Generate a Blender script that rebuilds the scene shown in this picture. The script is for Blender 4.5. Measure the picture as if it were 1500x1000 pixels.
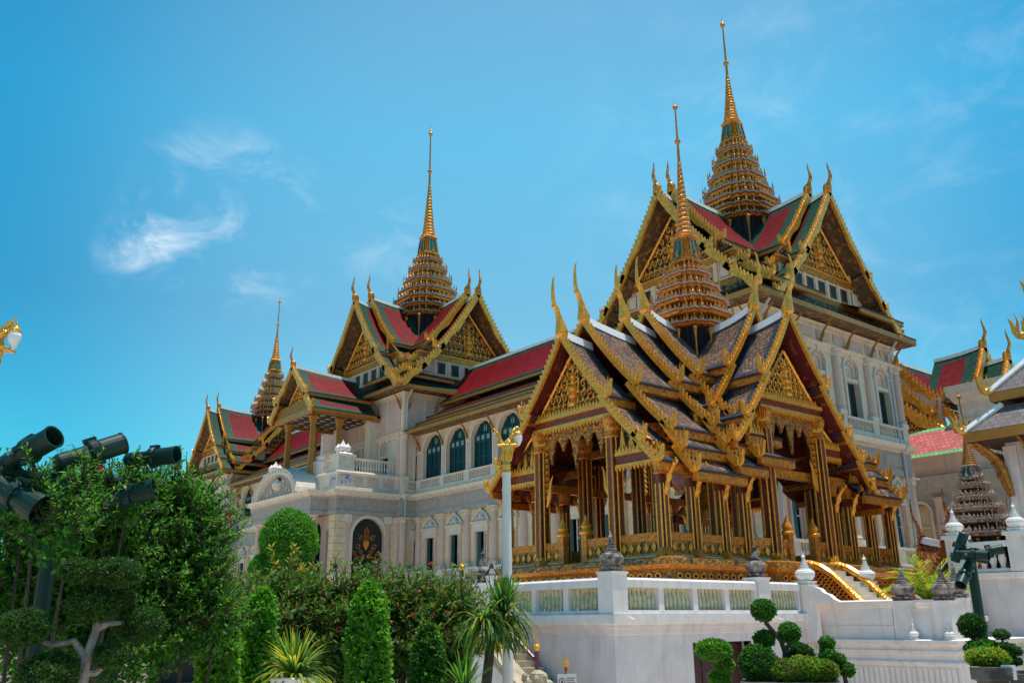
import bpy, math, random
from mathutils import Matrix, Vector
for o in list(bpy.data.objects): bpy.data.objects.remove(o)
scene = bpy.context.scene
PI = math.pi
R = math.radians
# ---------------------------------------------------------------- camera, sky, sun, exposure
cd = bpy.data.cameras.new('camera'); cam = bpy.data.objects.new('camera', cd)
scene.collection.objects.link(cam); scene.camera = cam
cd.sensor_width = 36; cd.lens = 1303.6/1500*36; cd.clip_start = .1; cd.clip_end = 20000
YW, PT, RO = R(39.03), R(17.39), R(-.513)
_r = Vector((math.sin(YW), math.cos(YW), 0)); _f = Vector((-math.cos(YW)*math.cos(PT), math.sin(YW)*math.cos(PT), math.sin(PT)))
_u = _r.cross(_f)
_R = math.cos(RO)*_r+math.sin(RO)*_u; _U = -math.sin(RO)*_r+math.cos(RO)*_u
cam.matrix_world = Matrix(((_R.x, _U.x, -_f.x, 0), (_R.y, _U.y, -_f.y, 0), (_R.z, _U.z, -_f.z, 1.6), (0, 0, 0, 1)))
SUN = Vector((.07, .14, 1)).normalized()
SKY_STRENGTH, SUN_STRENGTH = .1, 3.8
EXPOSURE = 0.40
w = bpy.data.worlds.new('World'); scene.world = w; w.use_nodes = True
N = w.node_tree.nodes; Lk = w.node_tree.links; N.clear()
sky = N.new('ShaderNodeTexSky'); sky.sky_type = 'NISHITA'; sky.sun_disc = False
sky.sun_elevation = math.asin(SUN.z); sky.sun_rotation = math.atan2(SUN.x, SUN.y)
sky.air_density = 1.25; sky.dust_density = .2; sky.ozone_density = 1.0
tc = N.new('ShaderNodeTexCoord')
tint = N.new('ShaderNodeMixRGB'); tint.blend_type = 'MULTIPLY'; tint.inputs[0].default_value = 1
sz = N.new('ShaderNodeSeparateXYZ'); Lk.new(tc.outputs['Generated'], sz.inputs[0])
cr = N.new('ShaderNodeValToRGB'); Lk.new(sz.outputs[2], cr.inputs[0])
for pos, col in ((0., (.44, .48, .54, 1)), (.12, (.44, .56, .62, 1)), (.32, (.48, 1.06, 1.12, 1)), (.5, (.46, 1.36, 1.36, 1)), (1., (.55, 1.25, 1.25, 1))):
    e = cr.color_ramp.elements.new(pos) if pos not in (0., 1.) else cr.color_ramp.elements[int(pos)]; e.color = col
Lk.new(cr.outputs[0], tint.inputs[2])
Lk.new(sky.outputs[0], tint.inputs[1])
# deeper blue away from the hazy middle of the sky
# thin cirrus, part of the sky itself
mp = N.new('ShaderNodeMapping'); mp.inputs['Scale'].default_value = (2.6, 2.6, 4.5); mp.inputs['Rotation'].default_value = (.25, .3, .2)
nz = N.new('ShaderNodeTexNoise'); nz.inputs['Scale'].default_value = 4.2; nz.inputs['Detail'].default_value = 9; nz.inputs['Roughness'].default_value = .62; nz.inputs['Distortion'].default_value = .6
Lk.new(tc.outputs['Generated'], mp.inputs[0]); Lk.new(mp.outputs[0], nz.inputs[0])
def blob(direction, size):
    vm = N.new('ShaderNodeVectorMath'); vm.operation = 'DOT_PRODUCT'; vm.inputs[1].default_value = direction
    Lk.new(tc.outputs['Generated'], vm.inputs[0])
    mr = N.new('ShaderNodeMapRange'); mr.interpolation_type = 'SMOOTHSTEP'
    mr.inputs[1].default_value = math.cos(size); mr.inputs[2].default_value = 1; Lk.new(vm.outputs['Value'], mr.inputs[0])
    return mr.outputs[0]
def wdir(x, y):
    a = (x-750)/1303.6; b = -(y-500)/1303.6
    return tuple((_R*a+_U*b+_f).normalized())
def mth(op, a, b):
    m = N.new('ShaderNodeMath'); m.operation = op; m.use_clamp = op != 'MULTIPLY'
    for i, v in enumerate((a, b)):
        if isinstance(v, (int, float)): m.inputs[i].default_value = v
        else: Lk.new(v, m.inputs[i])
    return m.outputs[0]
ramp = N.new('ShaderNodeMapRange'); ramp.interpolation_type = 'SMOOTHSTEP'; ramp.inputs[1].default_value = .42; ramp.inputs[2].default_value = .86
Lk.new(nz.outputs[0], ramp.inputs[0])
m1 = mth('ADD', mth('MULTIPLY', blob(wdir(330, 325), R(7)), .62), mth('MULTIPLY', blob(wdir(205, 368), R(3)), .5))
m2 = mth('ADD', m1, mth('MULTIPLY', blob(wdir(560, 345), R(4)), .3))
m3 = mth('ADD', m2, mth('MULTIPLY', blob(wdir(1250, 250), R(22)), .16))
cl = mth('MULTIPLY', mth('MULTIPLY', m3, ramp.outputs[0]), .95)
mixc = N.new('ShaderNodeMixRGB'); mixc.inputs[2].default_value = (8.2, 8.6, 9.2, 1)
haz = N.new('ShaderNodeMixRGB'); haz.inputs[1].default_value = (.30, .74, .84, 1); haz.inputs[2].default_value = (1.35, 1.08, 1.0, 1)
Lk.new(blob(wdir(800, 330), R(33)), haz.inputs[0])
deep = N.new('ShaderNodeMixRGB'); deep.blend_type = 'MULTIPLY'; deep.inputs[0].default_value = 1.; Lk.new(tint.outputs[0], deep.inputs[1]); Lk.new(haz.outputs[0], deep.inputs[2])
Lk.new(cl, mixc.inputs[0]); Lk.new(deep.outputs[0], mixc.inputs[1])
bg = N.new('ShaderNodeBackground'); bg.inputs[1].default_value = SKY_STRENGTH
wo = N.new('ShaderNodeOutputWorld'); Lk.new(mixc.outputs[0], bg.inputs[0]); Lk.new(bg.outputs[0], wo.inputs[0])
sl = bpy.data.lights.new('sun', 'SUN'); sl.energy = SUN_STRENGTH; sl.angle = R(.5); sl.color = (1, .95, .87)
so = bpy.data.objects.new('sun', sl); scene.collection.objects.link(so); so.location = (0, 0, 90)
so.rotation_euler = SUN.to_track_quat('Z', 'Y').to_euler()
vs = scene.view_settings; vs.view_transform = 'Standard'; vs.look = 'None'; vs.exposure = EXPOSURE; vs.gamma = 1; vs.use_curve_mapping = False
scene.render.engine = 'CYCLES'
# ---------------------------------------------------------------- materials
def mat(name, col, rough=.6, metal=0., var=.12, scale=2.5, bump=0., bscale=25., col2=None, c2scale=8., c2lo=.5, c2hi=.6, c2type='noise', spec=.5, uvtile=None, stain=0., coat=0.):
    m = bpy.data.materials.new(name); m.use_nodes = True
    nt = m.node_tree; b = nt.nodes['Principled BSDF']; ln = nt.links.new; nn = nt.nodes.new
    b.inputs['Roughness'].default_value = rough; b.inputs['Metallic'].default_value = metal
    b.inputs['Specular IOR Level'].default_value = spec
    if coat: b.inputs['Coat Weight'].default_value = coat; b.inputs['Coat Roughness'].default_value = .15
    t = nn('ShaderNodeTexCoord')
    n = nn('ShaderNodeTexNoise'); n.inputs['Scale'].default_value = scale; n.inputs['Detail'].default_value = 6
    ln(t.outputs['Object'], n.inputs[0])
    mr = nn('ShaderNodeMapRange'); mr.inputs[1].default_value = .3; mr.inputs[2].default_value = .7
    mr.inputs[3].default_value = 1-var; mr.inputs[4].default_value = 1+var; ln(n.outputs[0], mr.inputs[0])
    base = nn('ShaderNodeRGB'); base.outputs[0].default_value = (*col, 1); cur = base.outputs[0]
    if col2:
        if c2type == 'noise': v = nn('ShaderNodeTexNoise'); v.inputs['Scale'].default_value = c2scale; v.inputs['Detail'].default_value = 3; vo = v.outputs[0]
        else: v = nn('ShaderNodeTexVoronoi'); v.inputs['Scale'].default_value = c2scale; vo = v.outputs['Distance']
        ln(t.outputs['Object'], v.inputs[0])
        r2 = nn('ShaderNodeMapRange'); r2.inputs[1].default_value = c2lo; r2.inputs[2].default_value = c2hi; ln(vo, r2.inputs[0])
        x = nn('ShaderNodeMixRGB'); ln(r2.outputs[0], x.inputs[0]); ln(cur, x.inputs[1]); x.inputs[2].default_value = (*col2, 1); cur = x.outputs[0]
    hgt = None
    if uvtile:
        tw, th, mort = uvtile
        mpn = nn('ShaderNodeMapping'); mpn.inputs['Scale'].default_value = (1/tw, 1/th, 1); ln(t.outputs['UV'], mpn.inputs[0])
        br = nn('ShaderNodeTexBrick'); br.inputs['Scale'].default_value = 1; br.inputs['Brick Width'].default_value = 1; br.inputs['Row Height'].default_value = 1
        br.inputs['Mortar Size'].default_value = mort; br.inputs['Color1'].default_value = (.78, .78, .78, 1); br.inputs['Color2'].default_value = (1.2, 1.2, 1.2, 1); br.inputs['Mortar'].default_value = (.45, .45, .45, 1)
        br.inputs['Mortar Smooth'].default_value = .3
        ln(mpn.outputs[0], br.inputs[0])
        x = nn('ShaderNodeMixRGB'); x.blend_type = 'MULTIPLY'; x.inputs[0].default_value = 1; ln(cur, x.inputs[1]); ln(br.outputs[0], x.inputs[2]); cur = x.outputs[0]
        sp = nn('ShaderNodeSeparateXYZ'); ln(mpn.outputs[0], sp.inputs[0])
        fr = nn('ShaderNodeMath'); fr.operation = 'FRACT'; ln(sp.outputs[1], fr.inputs[0]); hgt = fr.outputs[0]
    if stain:
        mp2 = nn('ShaderNodeMapping'); mp2.inputs['Scale'].default_value = (2.6, 2.6, .3); ln(t.outputs['Object'], mp2.inputs[0])
        s = nn('ShaderNodeTexNoise'); s.inputs['Scale'].default_value = 1.6; s.inputs['Detail'].default_value = 8; s.inputs['Roughness'].default_value = .65; ln(mp2.outputs[0], s.inputs[0])
        r3 = nn('ShaderNodeMapRange'); r3.inputs[1].default_value = .5; r3.inputs[2].default_value = .78; r3.inputs[3].default_value = 0; r3.inputs[4].default_value = stain; ln(s.outputs[0], r3.inputs[0])
        x = nn('ShaderNodeMixRGB'); ln(r3.outputs[0], x.inputs[0]); ln(cur, x.inputs[1]); x.inputs[2].default_value = (col[0]*.42, col[1]*.40, col[2]*.36, 1); cur = x.outputs[0]
    mx = nn('ShaderNodeMixRGB'); mx.blend_type = 'MULTIPLY'; mx.inputs[0].default_value = 1
    ln(cur, mx.inputs[1]); ln(mr.outputs[0], mx.inputs[2]); ln(mx.outputs[0], b.inputs['Base Color'])
    if bump or hgt:
        bp = nn('ShaderNodeBump'); bp.inputs['Distance'].default_value = .05
        if hgt: bp.inputs['Strength'].default_value = .55; ln(hgt, bp.inputs['Height'])
        else:
            bp.inputs['Strength'].default_value = bump
            v = nn('ShaderNodeTexVoronoi' if bscale > 0 else 'ShaderNodeTexNoise'); v.inputs['Scale'].default_value = abs(bscale); ln(t.outputs['Object'], v.inputs[0]); ln(v.outputs[0], bp.inputs['Height'])
        ln(bp.outputs[0], b.inputs['Normal'])
    return m
M = {}
M['plaster'] = mat('plaster', (.73, .57, .43), .85, var=.08, stain=.3, bump=.15, bscale=-18)
M['cream'] = mat('cream_stone', (.70, .53, .34), .85, var=.1, stain=.25)
M['pink'] = mat('pink_stone', (.62, .43, .35), .8, var=.1, stain=.25)
M['grey'] = mat('grey_shaded_stone', (.37, .33, .30), .8, var=.12, stain=.35)  # grey also puts cornice and wall shade into the colour
M['pale'] = mat('pale_stone', (.70, .60, .50), .8, var=.1, stain=.35)
M['relief'] = mat('relief_stone', (.54, .54, .57), .8, var=.12, col2=(.12, .15, .24), c2scale=6, c2lo=.52, c2hi=.6)
M['white'] = mat('white_paint', (.83, .725, .69), .7, var=.07, stain=.45, bump=.08, bscale=-30)
M['whitecap'] = mat('white_cap', (.80, .76, .74), .6, var=.04, stain=.12)
M['teal'] = mat('teal_paint', (.006, .052, .062), .35, var=.2)
M['tealpanel'] = mat('teal_glass_panel', (.25, .33, .33), .3, var=.2)
M['black'] = mat('dark_interior', (.012, .014, .016), .5, var=.1)
M['doorgreen'] = mat('dark_green_door', (.008, .02, .02), .35, var=.1)
M['maroon'] = mat('maroon_paint', (.06, .012, .016), .35, var=.15)
M['gold'] = mat('gold_leaf', (.64, .255, .034), .36, .55, var=.28, scale=5, bump=.45, bscale=16, col2=(.09, .038, .014), c2scale=11, c2lo=.44, c2hi=.34)  # dark patches stand for shade in the carved crevices
M['goldbright'] = mat('bright_gold_leaf', (.85, .38, .05), .34, .45, var=.3, scale=4, bump=.3, bscale=12)
M['golddark'] = mat('aged_gold', (.40, .17, .02), .42, .45, var=.3, scale=6, bump=.5, bscale=14, col2=(.10, .05, .02), c2scale=9, c2lo=.55, c2hi=.7)
M['goldmix'] = mat('gold_relief', (.34, .15, .025), .45, .4, var=.3, scale=5, bump=.6, bscale=9, col2=(.012, .022, .02), c2scale=5, c2lo=.42, c2hi=.5)  # dark ground is partly real green, partly gable shade put into colour
M['goldtrim'] = mat('gold_paint', (.46, .21, .04), .45, .3, var=.15)
M['redtile'] = mat('red_glazed_tile', (.20, .003, .006), .6, var=.28, uvtile=(.24, .34, .07), spec=.12)
M['greentile'] = mat('green_glazed_tile', (.008, .062, .036), .55, var=.25, uvtile=(.24, .34, .07), spec=.15)
M['orangetile'] = mat('orange_tile', (.60, .30, .06), .4, var=.15, uvtile=(.22, .3, .03))
M['ridge'] = mat('pale_ridge_tile', (.62, .62, .55), .5, var=.1)
M['soffit'] = mat('brown_soffit', (.13, .07, .035), .6, var=.3, col2=(.32, .18, .05), c2scale=3.2, c2lo=.55, c2hi=.62)
M['darkwood'] = mat('dark_wood', (.045, .022, .016), .6, var=.25)
M['bluerim'] = mat('blue_glazed_rim', (.22, .30, .38), .35, var=.3, scale=8)
M['greenpane'] = mat('green_glass_mosaic', (.012, .14, .13), .25, var=.4, scale=9, coat=.3)
M['pipe'] = mat('grey_pipe', (.42, .43, .45), .5, var=.08)
# ---------------------------------------------------------------- mesh collector
class MB:
    def __init__(s): s.v = []; s.f = []; s.m = []; s.uv = []; s.slots = []; s.T = Matrix()
    def slot(s, n):
        if n not in s.slots: s.slots.append(n)
        return s.slots.index(n)
    def add(s, pts):
        i = len(s.v); T = s.T
        for p in pts: q = T @ Vector(p); s.v.append((q.x, q.y, q.z))
        return i
    def face(s, idx, m, uv=None): s.f.append(tuple(idx)); s.m.append(s.slot(m)); s.uv.append(uv)
    def poly(s, pts, m, uv=None): i = s.add(pts); s.face(range(i, i+len(pts)), m, uv)
    def hexa(s, p, m):
        i = s.add(p)
        for q in ((0, 3, 2, 1), (4, 5, 6, 7), (0, 1, 5, 4), (1, 2, 6, 5), (2, 3, 7, 6), (3, 0, 4, 7)): s.face([i+k for k in q], m)
    def box(s, x0, x1, y0, y1, z0, z1, m): s.hexa(((x0, y0, z0), (x1, y0, z0), (x1, y1, z0), (x0, y1, z0), (x0, y0, z1), (x1, y0, z1), (x1, y1, z1), (x0, y1, z1)), m)
    def prism(s, pts, d, m, m2=None):
        n = len(pts); i = s.add(pts); j = s.add([Vector(p)+Vector(d) for p in pts]); m2 = m2 or m
        s.face(range(i+n-1, i-1, -1), m); s.face(range(j, j+n), m)
        for k in range(n): a = (k+1) % n; s.face((i+k, i+a, j+a, j+k), m2)
    def loft(s, rings, m, caps=True, closed=True, ms=None):
        n = len(rings[0]); ids = [s.add(r) for r in rings]
        for q in range(len(rings)-1):
            mm = ms[q] if ms else m
            for k in range(n if closed else n-1):
                a = (k+1) % n; s.face((ids[q]+k, ids[q]+a, ids[q+1]+a, ids[q+1]+k), mm)
        if caps and closed:
            s.face(range(ids[0]+n-1, ids[0]-1, -1), ms[0] if ms else m); s.face(range(ids[-1], ids[-1]+n), ms[-1] if ms else m)
    def lathe(s, x, y, prof, m, n=12, ms=None, ph=0.):
        s.loft([[(x+r*math.cos(ph+2*PI*k/n), y+r*math.sin(ph+2*PI*k/n), z) for k in range(n)] for r, z in prof], m, ms=ms)
    def tube(s, pts, rad, m, n=6):
        pts = [Vector(p) for p in pts]; rings = []
        if not isinstance(rad, (list, tuple)): rad = [rad]*len(pts)
        up = Vector((0, 0, 1)); pa = None
        for i, p in enumerate(pts):
            d = (pts[min(i+1, len(pts)-1)]-pts[max(i-1, 0)]).normalized()
            a = (pa - d*pa.dot(d)) if pa is not None else d.cross(up)
            if a.length < 1e-4: a = d.cross(Vector((1, 0, 0)))
            a.normalize(); pa = a; b = d.cross(a)
            rings.append([p+rad[i]*(math.cos(2*PI*k/n)*a+math.sin(2*PI*k/n)*b) for k in range(n)])
        s.loft(rings, m)
    def sweep(s, path, prof, m, closed=False, ms=None, z0=0.):
        # path of (x,y), outward is to the right of travel; prof (out,z)
        P = [Vector((p[0], p[1])) for p in path]; n = len(P); off = []
        for i in range(n):
            a = P[i]-P[i-1] if (i > 0 or closed) else None
            b = P[(i+1) % n]-P[i] if (i < n-1 or closed) else None
            na = Vector((a.y, -a.x)).normalized() if a is not None else None
            nb = Vector((b.y, -b.x)).normalized() if b is not None else None
            if na is None: o = nb
            elif nb is None: o = na
            else:
                o = na+nb; o = o/max(.2, o.dot(na)) if o.length > 1e-6 else na
            off.append(o)
        rows = [s.add([(P[i].x+off[i].x*o, P[i].y+off[i].y*o, z0+z) for o, z in prof]) for i in range(n)]
        k = len(prof)
        for i in range(n if closed else n-1):
            j = (i+1) % n
            for q in range(k-1): s.face((rows[i]+q, rows[j]+q, rows[j]+q+1, rows[i]+q+1), ms[q] if ms else m)
        if not closed:
            s.face(range(rows[0], rows[0]+k), m); s.face(range(rows[-1]+k-1, rows[-1]-1, -1), m)
    def ball(s, c, r, m, n=10, k=7, sz=1.):
        s.loft([[(c[0]+r*math.sin(PI*max(.01, min(.99, j/k)))*math.cos(2*PI*i/n), c[1]+r*math.sin(PI*max(.01, min(.99, j/k)))*math.sin(2*PI*i/n), c[2]-r*sz*math.cos(PI*j/k)) for i in range(n)] for j in range(k+1)], m)
    def sheet(s, fn, nu, nv, mfun, flip=False):
        ids = s.add([fn(a/nu, b/nv)[0] for b in range(nv+1) for a in range(nu+1)])
        uvs = [fn(a/nu, b/nv)[1] for b in range(nv+1) for a in range(nu+1)]
        for b in range(nv):
            for a in range(nu):
                q = [b*(nu+1)+a, b*(nu+1)+a+1, (b+1)*(nu+1)+a+1, (b+1)*(nu+1)+a]
                if flip: q = q[::-1]
                mm = mfun((a+.5)/nu, (b+.5)/nv) if callable(mfun) else mfun
                if mm: s.face([ids+k for k in q], mm, [uvs[k] for k in q])
    def mesh(s, name, smooth=False):
        me = bpy.data.meshes.new(name); me.from_pydata(s.v, [], s.f)
        for n in s.slots: me.materials.append(M[n])
        me.polygons.foreach_set('material_index', s.m)
        if any(u for u in s.uv):
            ul = me.uv_layers.new(name='UVMap'); flat = []
            for f, u in zip(s.f, s.uv):
                for k in range(len(f)): flat += (u[k] if u else (0., 0.))
            ul.data.foreach_set('uv', flat)
        if smooth is True: me.polygons.foreach_set('use_smooth', [True]*len(s.f))
        me.update(); return me
def base_of(o):
    p = Vector((0, 0, 0))
    while o: p += o.location; o = o.parent
    return p
def put(name, me, parent=None, loc=(0, 0, 0), rz=0., world=True):
    if isinstance(me, MB):
        if not me.f: return None
        me = me.mesh(name)
    o = bpy.data.objects.new(name, me); scene.collection.objects.link(o)
    o.parent = parent; o.location = Vector(loc)-(base_of(parent) if (parent and world) else Vector((0, 0, 0))); o.rotation_euler = (0, 0, rz)
    return o
def thing(name, label, cat, loc=(0, 0, 0), group=None, rz=0.):
    o = bpy.data.objects.new(name, None); scene.collection.objects.link(o); o.location = loc; o.rotation_euler = (0, 0, rz)
    o.empty_display_size = .3
    return tag(o, label, cat, group)
def tag(o, label, cat, group=None):
    o['label'] = label; o['category'] = cat
    if group: o['group'] = group
    return o
def struct(name, mb):
    o = put(name, mb); o['kind'] = 'structure'; return o
def clone(o, parent=None, loc=None, rz=None, label=None):
    c = o.copy(); scene.collection.objects.link(c); c.parent = parent
    if loc is not None: c.location = loc
    if rz is not None: c.rotation_euler = (0, 0, rz)
    if label: c['label'] = label
    for ch in list(o.children): clone(ch, c)
    return c
def Tz(x, y, z=0., rz=0.): return Matrix.Translation((x, y, z)) @ Matrix.Rotation(rz, 4, 'Z')
# ---------------------------------------------------------------- Thai roof kit (local frame: x = out along the arm, y = sideways, z = up)
def bez(p, n=10):
    p = [Vector(q) for q in p]; out = []
    for i in range(n+1):
        t = i/n; q = list(p)
        while len(q) > 1: q = [q[k].lerp(q[k+1], t) for k in range(len(q)-1)]
        out.append(q[0])
    return out
def tier_curve(v0, z0, v1, z1, bow, n):
    return [(v0+(v1-v0)*t, z0+(z1-z0)*(t+bow*t*(1-t))) for t in [k/n for k in range(n+1)]]
def lift(x, L, amt): 
    a = max(0., (abs(x)/L-.25)/.75); return amt*a*a
def roof_tier(mb, x0, x1, L, tier, sgn, style, amt, edge=True):
    v0, z0, v1, z1 = tier; bow = .25; sl = math.hypot(v1-v0, z1-z0); ln = x1-x0
    g, r, b1, b2 = style
    def fn(a, b, off=0.):
        x = x0+a*ln; v = v0+(v1-v0)*b; z = z0+(z1-z0)*(b+bow*b*(1-b))+lift(x, L, amt)*(1-b)
        return ((x, sgn*v, z+off), (x, b*sl))
    nu = max(4, int(ln/.35)); nv = max(4, int(sl/.3))
    mf = (lambda a, b: r if (b1/ln < a < 1-b1/ln*1.3 and b2/sl < b < 1-b2/sl) else g)
    mb.sheet(fn, nu, nv, mf, flip=sgn > 0)
    mb.sheet(lambda a, b: fn(a, b, -.13), nu, 4, 'soffit', flip=sgn < 0)
    # eave fascia of this tier
    y = sgn*v1; e = sgn*.05
    p = [(x0, y-e*3, z1-.32), (x0, y+e, z1-.30), (x0, y+e, z1+.02), (x0, y-e, z1+.05)]
    mb.prism(p if sgn < 0 else p[::-1], (ln, 0, 0), 'fascia')
    mb.box(x0, x1, min(y, y+e*2), max(y, y+e*2), z1-.06, z1+.02, 'darkwood')
def ribbon(mb, pts, x, th, wl, wu, m, wave=0., nw=3., upm=None):
    n = len(pts); acc = [0.]
    for i in range(1, n): acc.append(acc[-1]+math.dist(pts[i], pts[i-1]))
    lo, hi = [], []
    for i in range(n):
        a = pts[max(0, i-1)]; b = pts[min(n-1, i+1)]; dx, dz = b[0]-a[0], b[1]-a[1]; l = math.hypot(dx, dz); nx, nz = -dz/l, dx/l
        if nz < 0: nx, nz = -nx, -nz
        t = acc[i]/acc[-1]; k = wl*(1+wave*math.sin(nw*2*PI*t-1.2)*min(1, max(0, t*3-.8)))
        lo.append((pts[i][0]-nx*k, pts[i][1]-nz*k)); hi.append((pts[i][0]+nx*wu, pts[i][1]+nz*wu))
    rings = [[(x-th/2, l[0], l[1]), (x+th/2, l[0], l[1]), (x+th/2, h[0], h[1]), (x-th/2, h[0], h[1])] for l, h in zip(lo, hi)]
    mb.loft(rings, m)
    return hi, acc
def teeth(mb, hi, acc, x, th, step, h, m):
    L = acc[-1]; s = step*.6
    while s < L-step*.4:
        i = max(k for k in range(len(acc)) if acc[k] <= s); i = min(i, len(acc)-2); f = (s-acc[i])/(acc[i+1]-acc[i])
        p = Vector(hi[i]).lerp(Vector(hi[i+1]), f); d = (Vector(hi[i+1])-Vector(hi[i])).normalized(); nn = Vector((-d.y, d.x))
        if nn.y < 0: nn = -nn
        q = [p-d*step*.34, p+d*step*.34, p+d*step*.2+nn*h*.45, p-d*step*.30+nn*h, p-d*step*.34+nn*h*.5]
        mb.prism([(x-th/2, c.x, c.y) for c in q], (th, 0, 0), m); s += step
def hang_hong(mb, x, y, z, sg, s, m, th, prongs=3):
    # upturned naga head: belly curve, raised tip and flame crest, in the gable plane
    def P(a, b, c=0.): return (x+c, y+sg*a*s, z+b*s)
    body = [(-.42, .10), (-.2, -.16), (.1, -.24), (.36, -.12), (.48, .14), (.50, .46), (.56, .80), (.44, .66), (.36, .42), (.30, .20), (.12, .06), (-.12, .12)]
    mb.prism([P(a, b, -th/2) for a, b in body], (th, 0, 0), m)
    mb.ball(P(.12, -.04), .19*s, m, 8, 5)
    for k in range(prongs):
        a0 = .28-.24*k; h = (1.0, .86, .62, .5)[k]
        pts = bez([P(a0, .05), P(a0+.10, .30), P(a0-.16, .55), P(a0+.06-.05*k, h)], 6)
        mb.tube(pts, [.085*s, .085*s, .075*s, .06*s, .045*s, .03*s, .008*s], m, 5)
def cho_fa(mb, x, z, s, m, big=False):
    # slender ridge finial in the plane of the ridge, leaning out, with a beak
    if big:
        pts = bez([(x-.05*s, 0, z-.12*s), (x+.02*s, 0, z+.35*s), (x+.12*s, 0, z+.62*s)], 5)+bez([(x+.15*s, 0, z+.70*s), (x+.42*s, 0, z+1.0*s), (x+.20*s, 0, z+1.35*s), (x+.34*s, 0, z+1.62*s), (x+.20*s, 0, z+1.78*s)], 9)
        rad = [.17, .19, .15, .11, .09, .075]+[.085, .07, .062, .056, .05, .044, .038, .03, .022, .008]
        bk = bez([(x+.2*s, 0, z+.80*s), (x+.32*s, 0, z+.80*s), (x+.36*s, 0, z+.72*s)], 3)
        mb.tube(bk, [.06*s, .05*s, .03*s, .01*s], m, 5)
    else:
        pts = bez([(x-.1*s, 0, z-.1*s), (x, 0, z+.2*s), (x+.08*s, 0, z+.3*s)], 4)+bez([(x+.1*s, 0, z+.36*s), (x+.34*s, 0, z+.66*s), (x+.06*s, 0, z+.95*s), (x+.12*s, 0, z+1.35*s)], 6)
        rad = [.13, .17, .2, .16, .1]+[.085, .085, .075, .06, .05, .035, .008]
    mb.tube(pts, [r*s for r in rad], m, 8)
def flame(mb, p, h, wd, ax, m, th=.06):
    # pointed leaf standing on p; ax = unit vector along its width
    a = Vector(ax)*wd; p = Vector(p); o = Vector((-ax[1], ax[0], 0))*th
    q = [p-a*.5, p+a*.5, p+a*.55+Vector((0, 0, h*.3)), p+a*.22+Vector((0, 0, h*.6)), p+Vector((0, 0, h)), p-a*.22+Vector((0, 0, h*.6)), p-a*.55+Vector((0, 0, h*.3))]
    mb.prism([c-o*.5 for c in q], o, m)
def spiral(mb, c, r, t0, turns, m, ax, rad=.05, n=12, hand=1):
    # curl in the plane (ax, z) round c
    pts = []
    for k in range(n+1):
        t = k/n; a = t0+hand*turns*2*PI*t; rr = r*(1-.8*t)
        pts.append(Vector(c)+Vector(ax)*(rr*math.cos(a))+Vector((0, 0, rr*math.sin(a))))
    mb.tube(pts, [rad*(1-.5*k/n) for k in range(n+1)], m, 4)
def tympanum(mb, x, apex, hw, zb, bg, m, fig=True, sc=1.):
    mb.prism([(x-.12, -hw, zb), (x-.12, hw, zb), (x-.12, 0, apex)], (.12, 0, 0), bg)
    H = apex-zb
    for sg in (-1, 1):   # frame
        mb.tube([(x+.05, sg*hw*1.02, zb), (x+.05, sg*hw*.5, zb+H*.5), (x+.05, 0, apex)], .09*sc, m, 4)
    rnd = random.Random(int(hw*100)); rows = 5
    for r in range(rows):
        zz = zb+H*(.1+.17*r); half = hw*(1-(zz-zb)/H)-.12*sc
        n = max(1, int(half/(.42*sc)))
        for k in range(n):
            y = (k+.6)*half/n
            for sg in (-1, 1):
                spiral(mb, (x+.03, sg*y, zz), .26*sc, rnd.uniform(0, 1), 1.2, m, (0, sg, 0), .05*sc)
                flame(mb, (x+.04, sg*(y+.13*sc), zz+.12*sc), .36*sc, .15*sc, (0, 1, 0), m, .07)
    if fig:
        for k, (rr, zz) in enumerate(((.34, .08), (.26, .22), (.30, .34), (.17, .46), (.2, .55), (.1, .68))):
            mb.lathe(x+.02, 0, [(rr*sc, zb+H*zz), (rr*1.1*sc, zb+H*(zz+.05)), (rr*.5*sc, zb+H*(zz+.13))], m, 8)
        for sg in (-1, 1):
            mb.tube([(x+.06, 0, zb+H*.4), (x+.06, sg*.42*sc, zb+H*.32), (x+.06, sg*.5*sc, zb+H*.55)], .06*sc, m, 5)
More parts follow.
